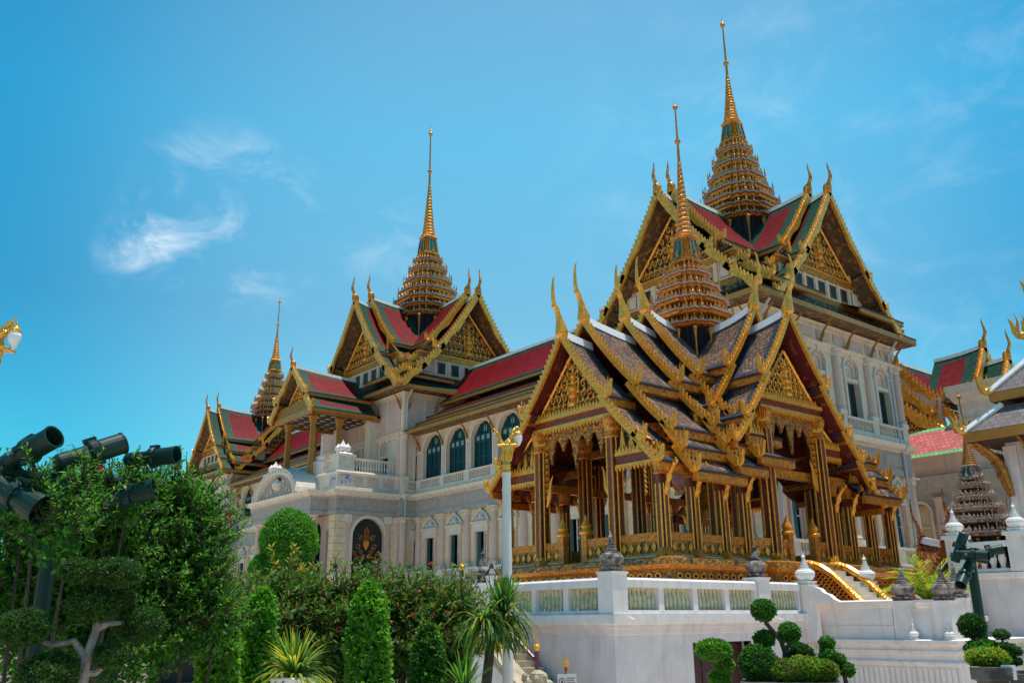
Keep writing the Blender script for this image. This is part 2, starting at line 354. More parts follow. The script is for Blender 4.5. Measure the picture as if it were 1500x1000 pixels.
def roof_section(par, T, x0, x1, L, tiers, dz, style, pal, amt, sides=(-1, 1), cf=1.3, hh=.75, wave=.35, boards=True, tooth=(.34, .26), bigcf=False, bw=(.42, .14), th=.2, prongs=2, tiers_r=None):
    """one telescoped length of roof with its own bargeboards and finials; returns nothing, links parts under par"""
    mb = MB(); mb.T = T; ap = tiers[0][1]+dz+lift(x1, L, amt)
    for sg in sides:
        for t in (tiers if (sg < 0 or not tiers_r) else tiers_r): roof_tier(mb, x0, x1, L, (t[0], t[1]+dz, t[2], t[3]+dz), sg, style, amt)
    mb.slots = [pal['fascia'] if q == 'fascia' else pal['soffit'] if q == 'soffit' else q for q in mb.slots]
    rf = put('roof', mb, par)
    r = MB(); r.T = T; n = 10
    rings = []
    for k in range(n+1):
        x = x0+(x1-x0)*k/n; z = tiers[0][1]+dz+lift(x, L, amt)
        rings.append([(x, -.20, z-.2), (x, -.13, z+.10), (x, .13, z+.10), (x, .20, z-.2)])
    r.loft(rings, pal['ridge']); put('ridge', r, rf)
    if not boards: return rf, ap
    b = MB(); b.T = T; hs = []
    for sg in sides:
        for i, t in enumerate(tiers if (sg < 0 or not tiers_r) else tiers_r):
            zt = t[1]+dz+(lift(x1, L, amt) if True else 0); n = 14
            pts = []
            for k in range(n+1):
                q = k/n; v = t[0]+(t[2]-t[0])*q; z = t[1]+dz+(t[3]-t[1])*(q+.25*q*(1-q))+lift(x1, L, amt)*(1-q)
                pts.append((sg*v, z))
            hi, acc = ribbon(b, pts, x1+th*.4, th, bw[0], bw[1], pal['gold'], wave if i == 0 else wave*.8, 2.5 if i == 0 else 1.6)
            teeth(b, hi, acc, x1+th*.4, th*.6, tooth[0], tooth[1], pal['gold2'])
            e = pts[-1]; c = MB(); c.T = T; hang_hong(c, x1+th*.4, e[0], e[1]+.05, sg, hh*(1. if i == 0 else .85), pal['gold2'], th*1.1, prongs); hs.append(c)
    bo = put('bargeboard', b, rf); [put('naga_finial', c, rf) for c in hs]
    c = MB(); c.T = T; cho_fa(c, x1+th*.3, ap+.05, cf, pal['cf'], bigcf)
    c.ball((x1+th*.3, 0, ap+.02), .24*cf/1.3, pal['cf'], 8, 5); put('ridge_finial', c, rf)
    return rf, ap
# ---------------------------------------------------------------- redented spire
def redent(r, cx, cy, z, k=(.42, .62, .80), q=(1, .9, .8)):
    e = [(q[0], k[0]), (q[1], k[0]), (q[1], k[1]), (q[2], k[1]), (q[2], q[2])]
    quad = [(q[0], 0)]+e+[(y, x) for x, y in reversed(e[:-1])]+[(0, q[0])]
    pts = []
    for t in range(4):
        c, s = (1, 0, -1, 0)[t], (0, 1, 0, -1)[t]
        for x, y in quad[:-1]: pts.append((cx+r*(c*x-s*y), cy+r*(s*x+c*y), z))
    return pts
def spire(par, cx, cy, tiers, zbell, rbell, zcone, rcone, zball, ztip, pal, style, drum=None, s=1.):
    """tiers: list of (z, r) from bottom to top; style 'green' or 'gold'"""
    rimm, bodym, goldm, sl = style[:4]; needm = style[4] if len(style) > 4 else goldm
    sp = MB(); an = sp; rows = tiers+[(zbell, rbell)]
    for i, (z, r) in enumerate(tiers):
        z2, r2 = rows[i+1]; h = z2-z
        rr2 = min(r2, r)*.69
        sp.loft([redent(r*.78, cx, cy, z-h*.24), redent(r*.93, cx, cy, z-h*.20), redent(r*.95, cx, cy, z-h*.03), redent(r*1.04, cx, cy, z), redent(r*1.04, cx, cy, z+h*.10), redent(r*.95, cx, cy, z+h*.13), redent(rr2, cx, cy, z+h*.30), redent(rr2, cx, cy, z2-h*.15)],
                goldm, ms=[goldm, goldm, goldm, rimm, rimm, sl, bodym])
        # antefixes along the rim
        pp = redent(r*.93, cx, cy, z+h*.2)
        n = len(pp)
        for k in range(n):
            a, b = Vector(pp[k]), Vector(pp[(k+1) % n]); d = b-a; l = d.length
            if l < .01: continue
            cnt = max(1, round(l/(.5*s)))
            for c in range(cnt):
                p = a+d*((c+.5)/cnt); big = l > r*.35
                flame(an, (p.x, p.y, p.z), h*(.30 if big else .36), min(.26*s, l/cnt*.6), d.normalized()[:], goldm, .07*s)
        for sg in range(4):  # centre gablets and corner figures
            c, q = (1, 0, -1, 0)[sg], (0, 1, 0, -1)[sg]
            m_ = Vector((cx+r*.97*c, cy+r*.97*q, z+h*.16)); flame(an, m_, h*.48, .38*s, (-q, c, 0), goldm, .12*s)
            for o in (-.3, .3): flame(an, m_+Vector((-q*o*s*1.5, c*o*s*1.5, 0)), h*.42, .36*s, (-q, c, 0), goldm, .09*s)
            for (u, v) in ((.9, .62), (.8, .8), (.62, .9)):
                x_, y_ = cx+r*1.0*(c*u-q*v), cy+r*1.0*(q*u+c*v)
                an.lathe(x_, y_, [(.07*s, z+h*.12), (.08*s, z+h*.26), (.035*s, z+h*.36), (.06*s, z+h*.5), (.01, z+h*.85)], goldm, 5)
    put('spire_tier', sp, par)
    # bell with glass panes
    z0 = zbell; b = MB(); hb = zcone-zbell
    def sq(r, z): return redent(r, cx, cy, z, (.55, .75, .85), (1, .93, .85))
    b.loft([sq(rbell*1.12, z0-.05), sq(rbell*1.12, z0+hb*.06), sq(rbell, z0+hb*.1), sq(rcone*1.06, zcone-hb*.12), sq(rcone*1.25, zcone-hb*.06), sq(rcone*1.1, zcone)], goldm)
    for sg in range(4):
        c, q = (1, 0, -1, 0)[sg], (0, 1, 0, -1)[sg]
        def W(rr, y, z): return (cx+c*rr-q*y, cy+q*rr+c*y, z)
        zb_, zt_ = z0+hb*.16, zcone-hb*.2
        rb = rbell+(rcone*1.06-rbell)*.07+.015; rt = rbell+(rcone*1.06-rbell)*.86+.015
        b.poly([W(rb, -rbell*.50, zb_), W(rb, rbell*.50, zb_), W(rt, rcone*.5, zt_), W(rt, -rcone*.5, zt_)], 'greenpane')
        for y in (-.55, 0, .55): b.tube([W(rb+.02, y*rbell, zb_), W(rt+.02, y*rcone, zt_)], .05*s, goldm, 4)
        flame(b, W(rb+.05, 0, z0+hb*.1), hb*.3, .3*s, (-q, c, 0), goldm, .08)
    put('spire_bell', b, par)
    c = MB(); prof = [(rcone*1.15, zcone), (rcone*1.2, zcone+.1*s)]; n = 16; r = rcone
    zr = zcone+(zball-zcone)*.78
    for k in range(n):
        t = k/n; z = zcone+.1*s+(zr-zcone-.1*s)*t; rr = rcone*(1-.80*t**.8)
        prof += [(rr, z), (rr*1.1, z+(zr-zcone)/n*.35), (rr*.93, z+(zr-zcone)/n*.75)]
    rb = rcone*.19
    prof += [(rb, zr), (rb*.8, zball-.25*s), (rb*1.9, zball-.12*s), (rb*1.9, zball+.05*s), (rb*.8, zball+.15*s)]
    zq = ztip-(ztip-zball)*.24
    prof += [(rb*.5, zq-.1*s), (rb*.4, zq), (rb*1.5, zq+.12*s), (rb*1.7, zq+.3*s), (rb*.9, zq+(ztip-zq)*.5), (rb*.3, zq+(ztip-zq)*.72), (.008, ztip)]
    c.lathe(cx, cy, prof, needm, 12); put('spire_needle', c, par)
    if drum:
        d = MB(); zb_, rr = drum
        d.loft([redent(rr*.80, cx, cy, zb_), redent(rr*.80, cx, cy, tiers[0][0]-.1)], 'black')
        for sg in range(4):
            c_, q_ = (1, 0, -1, 0)[sg], (0, 1, 0, -1)[sg]
            for (u, v) in ((.92, -.3), (.92, .3), (.78, .78)):
                x_, y_ = cx+rr*(c_*u-q_*v), cy+rr*(q_*u+c_*v); zz = tiers[0][0]
                d.lathe(x_, y_, [(.07*s, zb_), (.07*s, zz-1.2*s), (.11*s, zz-.8*s), (.17*s, zz-.45*s), (.12*s, zz-.38*s)], pal['golddk'], 6)
        put('spire_drum', d, par)
# ---------------------------------------------------------------- ground
GZ = -.8
g = MB(); g.sheet(lambda a, b: ((-900+1800*a, -600+1800*b, GZ), (a, b)), 24, 24, 'paving')
M['paving'] = mat('pale_paving', (.56, .46, .36), .85, var=.2, scale=.4)
struct('ground', g)
# ---------------------------------------------------------------- the palace
palace = thing('palace', 'long pale stone palace with red and green tiled roofs and three gilded spires', 'palace', (-75, 44, GZ))
PAL = dict(fascia='goldtrim', soffit='soffit', ridge='ridge', gold='goldbright', gold2='goldbright', cf='gold', golddk='golddark')
STY = ('greentile', 'redtile', .8, .75)
YC = 50.18
TOW = dict(R=(-35.4, 7.1, 9.0, 28.0, 19.75, 1.0), M=(-76.5, 9.3, 8.8, 32.1, 22.2, 1.23), L=(-115.2, 7.1, 9.0, 28.0, 19.75, 1.0))
# --- facade kit, local frame: x along the wall, y into the wall, z up
def facade(mb, L, z0, z1, ops, m, d=.45, thick=.6):
    u = 0.
    for (a, b, zb, zt, rise) in sorted(ops):
        if a > u: mb.poly([(u, 0, z0), (a, 0, z0), (a, 0, z1), (u, 0, z1)], m)
        if zb > z0: mb.poly([(a, 0, z0), (b, 0, z0), (b, 0, zb), (a, 0, zb)], m)
        n = 14; arc = [((a+b)/2-(b-a)/2*math.cos(PI*k/n), zt-rise+rise*math.sin(PI*k/n)) for k in range(n+1)] if rise else [(a, zt), (b, zt)]
        for k in range(len(arc)-1):
            p, q = arc[k], arc[k+1]
            mb.poly([(p[0], 0, p[1]), (q[0], 0, q[1]), (q[0], 0, z1), (p[0], 0, z1)], m)
        loop = [(a, zb)]+arc+[(b, zb)]
        for k in range(len(loop)):
            p, q = loop[k], loop[(k+1) % len(loop)]
            if p != q: mb.poly([(p[0], 0, p[1]), (p[0], d, p[1]), (q[0], d, q[1]), (q[0], 0, q[1])], m)
        u = b
    if u < L: mb.poly([(u, 0, z0), (L, 0, z0), (L, 0, z1), (u, 0, z1)], m)
def arch_pts(w, h, rise, n=14, x0=0.): return [(x0-w/2*math.cos(PI*k/n), h-rise+rise*math.sin(PI*k/n)) for k in range(n+1)]
def arch_molding(mb, w, zb, zt, rise, m, t=.16, out=.08):
    A = arch_pts(w, zt, rise); B = arch_pts(w+2*t, zt+t, rise+t)
    A = [(-w/2, zb)]+A+[(w/2, zb)]; B = [(-w/2-t, zb)]+B+[(w/2+t, zb)]
    mb.loft([[(a[0], -.005, a[1]), (a[0], -out, a[1]), (b[0], -out, b[1]), (b[0], -.005, b[1])] for a, b in zip(A, B)], m)
# master meshes (local), linked many times
def W_arch(w, h, rise):  # tall teal louvred arch: frame mesh and pane mesh
    p = MB(); pts = arch_pts(w, h, rise); p.poly([(-w/2, .42, 0), (w/2, .42, 0)]+[(x, .42, z) for x, z in reversed(pts)], 'teal')
    f = MB(); n = 4
    for k in range(n+1):
        x = -w/2+.06+(w-.12)*k/n; zt = h-rise+rise*math.sqrt(max(0, 1-(x/(w/2))**2))
        f.box(x-.05, x+.05, .33, .415, 0, zt-.02, 'teal')
    for k in range(16):
        x = -w/2+.12+(w-.24)*(k+.5)/16; zt = h-rise+rise*math.sqrt(max(0, 1-(x/(w/2))**2))-.1
        f.box(x-.014, x+.014, .385, .415, .1, zt, 'teal')
    for z in (.9, h*.56, h*.70): f.box(-w/2, w/2, .35, .413, z, z+.1, 'teal')
    q = f
    for k in range(n):
        x = -w/2+.06+(w-.12)*(k+.5)/n; q.box(x-.19, x+.19, .375, .41, h*.605, h*.605+.36, 'tealpanel')
    a = [(0+.2*math.cos(t*PI/6), .36, h-.62+.32*math.sin(t*PI/6)) for t in range(12)]; q.prism(a, (0, .04, 0), 'tealpanel')
    return p.mesh('pane'), f.mesh('frame')
def W_low(w=1.25, h=2.75):  # pedimented lower window: stone surround, dark pane, leaf of a shutter
    s = MB()
    for sg in (-1, 1):
        x = sg*(w/2+.16); s.box(x-.15, x+.15, -.14, .02, -.1, .25, 'pale'); s.lathe(x, -.06, [(.13, .25), (.14, .3), (.12, .4), (.11, h-.25), (.14, h-.2), (.16, h-.05), (.16, h)], 'pink', 10)
    s.box(-w/2-.42, w/2+.42, -.24, .02, h, h+.16, 'pale'); s.box(-w/2-.36, w/2+.36, -.18, .02, h+.16, h+.62, 'pale')
    s.box(-w/2-.52, w/2+.52, -.34, .02, h+.62, h+.80, 'pale')
    H = h+.80; hw = w/2+.50
    s.prism([(-hw, -.1, H), (hw, -.1, H), (hw*.62, -.1, H+.55), (0, -.1, H+1.0), (-hw*.62, -.1, H+.55)], (0, .12, 0), 'relief')
    for sg in (-1, 1): s.tube([(sg*hw, -.16, H+.06), (sg*hw*.6, -.16, H+.56), (0, -.16, H+1.0)], .085, 'pale', 5)
    for (x, z, r) in ((0, .38, .2), (-.3, .22, .13), (.3, .22, .13), (-.5, .12, .08), (.5, .12, .08), (-.16, .6, .08), (.16, .6, .08)): s.ball((x, -.12, H+z), r, 'pale', 7, 5)
    s.lathe(0, -.12, [(.12, H+.95), (.16, H+1.05), (.05, H+1.12), (.1, H+1.2), (.01, H+1.42)], 'pale', 7)
    p = MB(); p.box(-w/2, w/2, .36, .44, 0, h, 'black')
    sh = MB(); sh.box(-w/2+.02, -w/2+.50, .0, .05, .05, h-.04, 'teal'); sh.box(-w/2+.08, -w/2+.44, -.01, -.001, .2, 1.1, 'teal'); sh.box(-w/2+.08, -w/2+.44, -.01, -.001, 1.3, h-.2, 'teal')
    f = MB(); f.box(.02, .09, .2, .3, .05, h, 'white'); f.box(w/2-.08, w/2-.01, .2, .3, .05, h, 'white'); f.box(.09, w/2-.08, .22, .28, h*.5, h*.5+.06, 'white'); f.box(.09, w/2-.08, .22, .28, h*.78, h*.78+.05, 'white')
    return s.mesh('window_surround'), p.mesh('pane'), sh.mesh('shutter'), f.mesh('frame')
def W_niche(w=1.5, h=4.0):  # tower window: dark opening below a blind arch
    s = MB(); arch_molding(s, w, 0, h, w/2, 'pale', .2, .12)
    s.box(-w/2, w/2, -.02, .3, h*.60, h*.66, 'pale'); s.prism([(x, .12, z) for x, z in [(-w/2, h*.66)]+arch_pts(w, h, w/2)+[(w/2, h*.66)]], (0, .2, 0), 'pink')
    arch_molding(s, w*.5, h*.68, h*.9, w*.25, 'pale', .08, -.04)
    s.box(-.12, .12, -.2, .02, h-.05, h+.35, 'pale')
    for sg in (-1, 1):
        x = sg*(w/2+.1); s.box(x-.2, x+.2, -.2, .02, h-w/2-.12, h-w/2+.05, 'pale'); s.lathe(x, -.03, [(.12, 0), (.1, .2), (.09, h-w/2-.12)], 'pink', 8)
    p = MB(); p.box(-w/2, w/2, .3, .4, 0, h*.6, 'doorgreen')
    for x in (-w/4, 0, w/4): p.box(x-.03, x+.03, .26, .299, 0, h*.6, 'doorgreen')
    return s.mesh('window_surround'), p.mesh('pane')
def Col(h, r=.33):
    c = MB(); c.box(-r*1.5, r*1.5, -r*1.2, r*.6, 0, .28, 'pale')
    c.lathe(0, -.05, [(r*1.3, .28), (r*1.35, .38), (r*1.1, .46), (r, .55), (r*1.02, h*.4), (r*.86, h-.55), (r*.95, h-.52), (r*.95, h-.47), (r*.9, h-.44), (r*1.1, h-.25), (r*1.4, h-.1)], 'pink', 14)
    c.box(-r*1.5, r*1.5, -r*1.5, r*.6, h-.1, h, 'pale')
    for k in range(7): a = PI+PI*k/6; flame(c, (r*1.0*math.cos(a), -.05+r*1.0*math.sin(a), h-.45), .3, .16, (-math.sin(a), math.cos(a), 0), 'pale', .05)
    return c.mesh('column')
def Bal(L, h, step=.28, m='pale'):  # balustrade bay
    b = MB(); b.box(0, L, -.1, .12, 0, .14, m); b.box(0, L, -.14, .16, h-.16, h, m); n = max(1, int(L/step)); H = h-.3
    for k in range(n):
        b.lathe((k+.5)*L/n, .01, [(.06, .14), (.045, .14+H*.12), (.09, .14+H*.36), (.045, .14+H*.68), (.07, .14+H*.9), (.06, h-.16)], m, 6)
    return b.mesh('balustrade')
def Bracket(s=1.):
    b = MB(); pts = bez([(0, -.02, 0), (0, -.25*s, .35*s), (0, -.1*s, .9*s), (0, -.95*s, 1.45*s)], 7); b.tube(pts, [.05, .1, .12, .1, .09, .08, .07, .05], 'golddark', 5)
    b.tube(bez([(0, -.2*s, .55*s), (0, -.5*s, .6*s), (0, -.45*s, .95*s)], 4), [.05, .06, .05, .03, .01], 'golddark', 5); return b.mesh('bracket')
MA = W_arch(2.93, 3.95, 1.46); ML = W_low(); MN = W_niche(); MC = Col(4.63); MBk = Bracket(); MC2 = Col(4.2, .26)
def window(kind, x, y, z, rz):
    if kind == 'arch':
        o = put('arched_window', MA[1], palace, (x, y, z), rz); put('pane', MA[0], o, (0, 0, 0), world=False)
    elif kind == 'low':
        o = put('window', ML[0], palace, (x, y, z), rz)
        for n, q in (('pane', ML[1]), ('shutter', ML[2]), ('frame', ML[3])): put(n, q, o, (0, 0, 0), world=False)
    else:
        o = put('niche_window', MN[0], palace, (x, y, z), rz); put('pane', MN[1], o, (0, 0, 0), world=False)
    return o
def at(T, x, y=0., z=0.): p = T @ Vector((x, y, z)); return p.x, p.y, p.z
def run(T, rz, L, bays, upper, corner=True, ztop=18.2, w0=0., pitch=3.66, low=True):
    """one straight wall: lower storey with pedimented windows, frieze, upper storey"""
    wl = MB(); wl.T = T; ops = []
    for k in range(bays):
        c = w0+pitch*(k+.5); ops.append((c-.62, c+.62, 5.75, 8.5, 0))
    facade(wl, L, 4.9, 10.4, ops, 'cream')
    put('wall', wl, palace)
    up = MB(); up.T = T; ops = []
    for k in range(bays):
        c = w0+pitch*(k+.5)
        if upper == 'arch': ops.append((c-1.465, c+1.465, 13.72, 17.67, 1.46))
        else: ops.append((c-.75, c+.75, 13.7, 17.6, .75))
    facade(up, L, 12.42, ztop, ops, 'plaster')
    put('upper_wall', up, palace)
    for k in range(bays):
        c = w0+pitch*(k+.5)
        window('low', *at(T, c, 0, 5.75), rz)
        if upper == 'arch': window('arch', *at(T, c, 0, 13.72), rz)
        else: window('niche', *at(T, c, 0, 13.7), rz)
    for k in range(bays+1):
        c = w0+pitch*k
        put('column', MC, palace, at(T, c, 0, 5.75), rz)
    fr = MB(); fr.T = T
    fr.box(0, L, -.25, .1, 10.38, 10.8, 'grey'); fr.box(0, L, -.18, .1, 10.8, 12.0, 'grey')  # frieze coloured grey for the shadow of the cornice above
    for k in range(bays):
        c = w0+pitch*(k+.5); fr.box(c-1.3, c+1.3, -.22, -.175, 11.0, 11.75, 'grey')
    put('frieze', fr, palace)
    co = MB(); co.T = T
    co.sweep([(0, 0), (L, 0)], [(.17, 11.95), (.3, 12.0), (.34, 12.12), (.6, 12.2), (.64, 12.34), (.7, 12.42), (.1, 12.5), (-.1, 12.5)], 'pale')
    n = int(L/.32)
    for k in range(n): co.box((k+.3)*L/n, (k+.75)*L/n, -.46, -.29, 12.0, 12.19, 'pale')
    put('cornice', co, palace)
    # upper balustrades in front of the windows, pedestals under the piers
    pd = MB(); pd.T = T; pd.box(0, L, -.22, .0, 12.5, 12.78, 'pale')
    for k in range(bays+1):
        c = w0+pitch*k; pd.box(c-.34, c+.34, -.26, .02, 12.78, 13.72, 'pale')
        if upper == 'arch': pd.box(c-.2, c+.2, -.1, .02, 13.72, 16.2, 'pink'); pd.box(c-.28, c+.28, -.14, .02, 16.1, 16.3, 'pale')
    put('pedestal', pd, palace)
    bm = Bal(pitch-.75, .92)
    for k in range(bays): put('balustrade', bm, palace, at(T, w0+pitch*k+.37, -.12, 12.78), rz)
    if upper == 'arch':
        for k in range(bays):
            c = w0+pitch*(k+.5); a = MB(); arch_molding(a, 2.93, 13.72, 17.67, 1.46, 'pale', .17, .07); put('arch_molding', a, palace, at(T, c), rz)
    else:
        for k in range(bays+1): put('upper_column', MC2, palace, at(T, w0+pitch*k, -.02, 13.72), rz)
    # plinth with its own low balustrade
    pl = MB(); pl.T = T; pl.box(0, L, -.9, .2, GZ, 4.3, 'grey'); pl.box(0, L, -1.0, .2, 4.3, 4.55, 'grey')
    pl.box(0, L, -.75, .1, 4.55, 4.62, 'pale')
    for k in range(bays+1):
        c = w0+pitch*k; pl.box(c-.85, c+.85, -.66, .1, 4.62, 5.75, 'pale'); pl.box(c-.9, c+.9, -.72, .1, 5.6, 5.74, 'pale')
    put('plinth', pl, palace)
    b2 = Bal(pitch-1.7, 1.12, .26)
    for k in range(bays): put('low_balustrade', b2, palace, at(T, w0+pitch*k+.85, -.5, 4.62), rz)
# connectors (front faces -Y)
YF = 44.1
run(Tz(-68.4, YF), 0, 27.1, 7, 'arch', w0=.75)
run(Tz(-109.3, YF), 0, 24.7, 6, 'arch', w0=.9, pitch=3.75)
# connector roofs
def connector(xa, xb):
    T = Tz((xa+xb)/2, YC, 0, 0); h = (xb-xa)/2
    tiers = [(0, 25.4, 3.6, 21.35), (3.1, 20.85, 5.1, 19.75), (4.6, 19.55, 6.3, 18.95), (5.8, 18.85, 7.45, 18.2)]
    roof_section(palace, T, -h, h, 1e6, tiers, 0, ('greentile', 'redtile', .1, .62), PAL, 0, boards=False)
    sf = MB(); sf.box(xa, xb, 42.75, 44.3, 17.86, 17.98, 'soffit'); sf.box(xa, xb, 42.66, 42.78, 17.84, 18.25, 'goldtrim'); sf.box(xa, xb, YF+.02, 56, 17.9, 18.3, 'darkwood')
    put('eave', sf, palace)
    for k in range(int((xb-xa)/3.66)+1): put('bracket', MBk, palace, (xa+.75+3.66*k, YF-.02, 16.4), 0)
connector(-68.6, -41.2); connector(-109.4, -84.4)
# towers
def tower(key, spireargs):
    X0, hx, hy, za, ze, s = TOW[key]
    x0, x1, y0 = X0-hx+1.2, X0+hx-1.2, YC-hy+1.2; y1 = YC+hy-1.0
    Ly, Lx = y1-y0, x1-x0
    # walls: front (-Y) and right (+X) fully built, the others plain
    px = 4.05 if key != 'M' else 4.9
    nb = 3 if key != 'M' else 3
    run(Tz(x0, y0), 0, Lx, nb, 'niche', ztop=ze-.2, w0=(Lx-nb*(Lx/nb*.93))/2, pitch=Lx/nb*.93)
    run(Tz(x1, y0, 0, PI/2), PI/2, Ly, 4, 'niche', ztop=ze-.2, w0=(Ly-4*3.75)/2 if Ly < 16.4 else .6, pitch=3.75 if Ly < 16.4 else (Ly-1.2)/4)
    bk = MB(); bk.poly([(x0, y1, 4.9), (x0, y1, ze), (x0, y0, ze), (x0, y0, 4.9)], 'plaster'); bk.poly([(x1, y1, 4.9), (x1, y1, ze), (x0, y1, ze), (x0, y1, 4.9)], 'plaster'); put('rear_wall', bk, palace)
    # corner pilasters, attic cornice and frieze panels
    at_ = MB()
    loop = [(x0, y1), (x0, y0), (x1, y0), (x1, y1)]
    zf = 17.95
    at_.sweep(loop, [(0, zf-.35), (.1, zf-.35), (.12, zf-.1), (.3, zf), (.36, zf+.1), (.05, zf+.2), (0, zf+.2)], 'plaster')
    at_.sweep(loop, [(0, ze-.5), (.14, ze-.5), (.2, ze-.3), (0, ze-.3)], 'plaster')
    n = 6
    for k in range(n):
        a = x0+.3+(Lx-.6)*k/n; at_.box(a+.2, a+(Lx-.6)/n-.2, y0-.06, y0+.02, zf+.45, ze-.75, 'pink')
    n = 8
    for k in range(n):
        a = y0+.3+(Ly-.6)*k/n; at_.box(x1-.02, x1+.06, a+.2, a+(Ly-.6)/n-.2, zf+.45, ze-.75, 'pink')
    for (xx, yy) in ((x0, y0), (x1, y0), (x1, y1)):
        at_.box(xx-.42, xx+.42, yy-.1, yy+.42 if yy == y0 else yy+.1, 13.7, zf-.3, 'plaster') if xx != x1 else at_.box(xx-.42, xx+.1, yy-.1, yy+.8 if yy == y0 else yy+.12, 13.7, zf-.3, 'plaster')
    put('attic', at_, palace)
    for k in range(5): put('bracket', MBk, palace, (x0+.5+(Lx-1)*k/4, y0-.02, ze-1.9), 0)
    for k in range(6): put('bracket', MBk, palace, (x1+.02, y0+.5+(Ly-1)*k/5, ze-1.9), PI/2)
    # eave slab, pent roof
    ev = MB(); X_, Y_ = hx, hy
    rect = lambda o, z: [(X0-hx+o, YC-hy+o, z), (X0+hx-o, YC-hy+o, z), (X0+hx-o, YC+hy-o, z), (X0-hx+o, YC+hy-o, z)]
    ev.loft([rect(0, ze-.18), rect(0, ze+.16)], 'soffit', ms=['goldtrim'])
    ev.m = [ev.slot('soffit') if len(f) == 4 and i >= len(ev.f)-2 else m_ for i, (f, m_) in enumerate(zip(ev.f, ev.m))]
    ev.loft([rect(.04, ze+.17), rect(1.15, ze+.95*s)], 'greentile', caps=False)
    ev.loft([rect(1.1, ze+.8*s), rect(1.1, ze+1.3*s)], 'goldmix', caps=False)
    put('eave', ev, palace)
    # gabled arms
    tl = [(0, za, 3.8*s, za-4.6*s), (3.35*s, za-4.95*s, 5.45*s, za-6.45*s), (5.0*s, za-6.8*s, 7.1*s if key != 'M' else 8.7, ze+.22)]
    for ang, L in ((-PI/2, hy), (0, hx), (PI/2, hy), (PI, hx)):
        T = Tz(X0, YC, 0, ang); front = ang in (-PI/2, 0)
        Li = L-1.55*s
        if L-4*s < 2.6*s: Li = L-1.5*s
        roof_section(palace, T, Li-.9*s, L-.1, L, tl, 0, STY, PAL, .75*s, cf=1.5*s, hh=.62*s, tooth=(.34*s, .24*s), bw=(.28*s, .10*s), th=.2, boards=front)
        roof_section(palace, T, 2.0*s, Li, L, tl, .95*s, STY, PAL, .55*s, cf=1.5*s, hh=.62*s, tooth=(.34*s, .24*s), bw=(.28*s, .10*s), th=.2, boards=front)
        g_ = MB(); g_.T = T; xg = L-1.35*s
        zb = za-4.75*s; hw = 3.5*s
        tympanum(g_, xg, za-.8*s, hw, zb, 'goldmix', 'goldbright', True, s)
        for sg in (-1, 1):
            tri = [(xg-.1, sg*hw*1.0, zb), (xg-.1, sg*hw*1.42, zb), (xg-.1, sg*hw*1.0, zb+1.1*s)]; g_.prism(tri, (.1, 0, 0), 'goldmix')
            g_.tube(bez([(xg+.1, sg*hw*.98, zb), (xg+.1, sg*hw*.9, zb+.9*s), (xg+.3, sg*hw*1.1, zb+1.1*s), (xg+.3, sg*hw*1.05, zb+1.9*s)], 6), [.16*s, .14*s, .12*s, .1*s, .08*s, .05*s, .02], 'goldbright', 5)
        put('gable', g_, palace)
        bd = MB(); bd.T = T; wv = hw*1.30
        bd.box(xg-.3, xg+.12, -wv*1.05, wv*1.05, zb-.42*s, zb, 'gold')
        bd.box(xg-.3, xg+.2, -wv*1.08, wv*1.08, zb-.06*s, zb+.04*s, 'goldbright')
        bd.box(xg-.3, xg, -wv, wv, zb-1.75*s, zb-.42*s, 'plaster')
        bd.box(xg-.3, xg+.14, -wv*1.15, wv*1.15, zb-2.4*s, zb-1.75*s, 'golddark')
        n = 7
        for k in range(n+1): y = -wv+2*wv*k/n; bd.box(xg-.01, xg+.07, y-.11*s, y+.11*s, zb-1.75*s, zb-.42*s, 'plaster')
        for k in range(n):
            y = -wv+2*wv*(k+.5)/n; hwid = wv/n*.5
            bd.box(xg-.01, xg+.05, y-hwid-.05, y+hwid+.05, zb-1.55*s, zb-.6*s, 'goldtrim'); bd.box(xg-.01, xg+.06, y-hwid, y+hwid, zb-1.5*s, zb-.65*s, 'black' if 0 < k < n-1 else 'pale')
        put('gable_band', bd, palace)
    spire(palace, X0, YC, *spireargs)
    dp = MB()
    if key != 'L': pass
    dp.tube([(x1+.9, y0+.3, ze-.2), (x1+.2, y0+.25, ze-1.1), (x1+.2, y0+.25, 12.6)], .09, 'pipe', 8); dp.tube([(x1+.75, y0+.25, 12.4), (x1+.28, y0+.25, 12.0), (x1+.28, y0+.25, 4.6)], .09, 'pipe', 8)
    put('drainpipe', dp, palace); dp = MB()
    dp.tube([(x1+.9, y1-1.2, ze-.2), (x1+.2, y1-1.3, ze-1.1), (x1+.2, y1-1.3, 12.6)], .09, 'pipe', 8); dp.tube([(x1+.75, y1-1.3, 12.4), (x1+.36, y1-1.3, 12.0), (x1+.36, y1-1.3, 4.6)], .09, 'pipe', 8)
    put('drainpipe', dp, palace)
GRN = ('bluerim', 'greenpane', 'gold', 'greentile')
tr = [(28.6, 2.5), (29.3, 2.62), (30.05, 2.6), (31.0, 2.24), (32.1, 1.84), (33.3, 1.48), (34.5, 1.18)]
tm = [(32.5, 3.25), (33.4, 3.4), (34.3, 3.3), (35.4, 2.85), (36.6, 2.35), (38.0, 1.88), (39.2, 1.46)]
tower('R', (tr, 35.35, .78, 37.1, .56, 42.4, 46.6, PAL, GRN, (24.6, 2.7), 1.0))
tower('M', (tm, 40.0, .98, 42.3, .72, 50.5, 56.4, PAL, GRN, (27.6, 3.5), 1.25))
tower('L', (tr, 35.35, .78, 37.1, .56, 42.4, 46.6, PAL, GRN, (24.6, 2.7), 1.0))
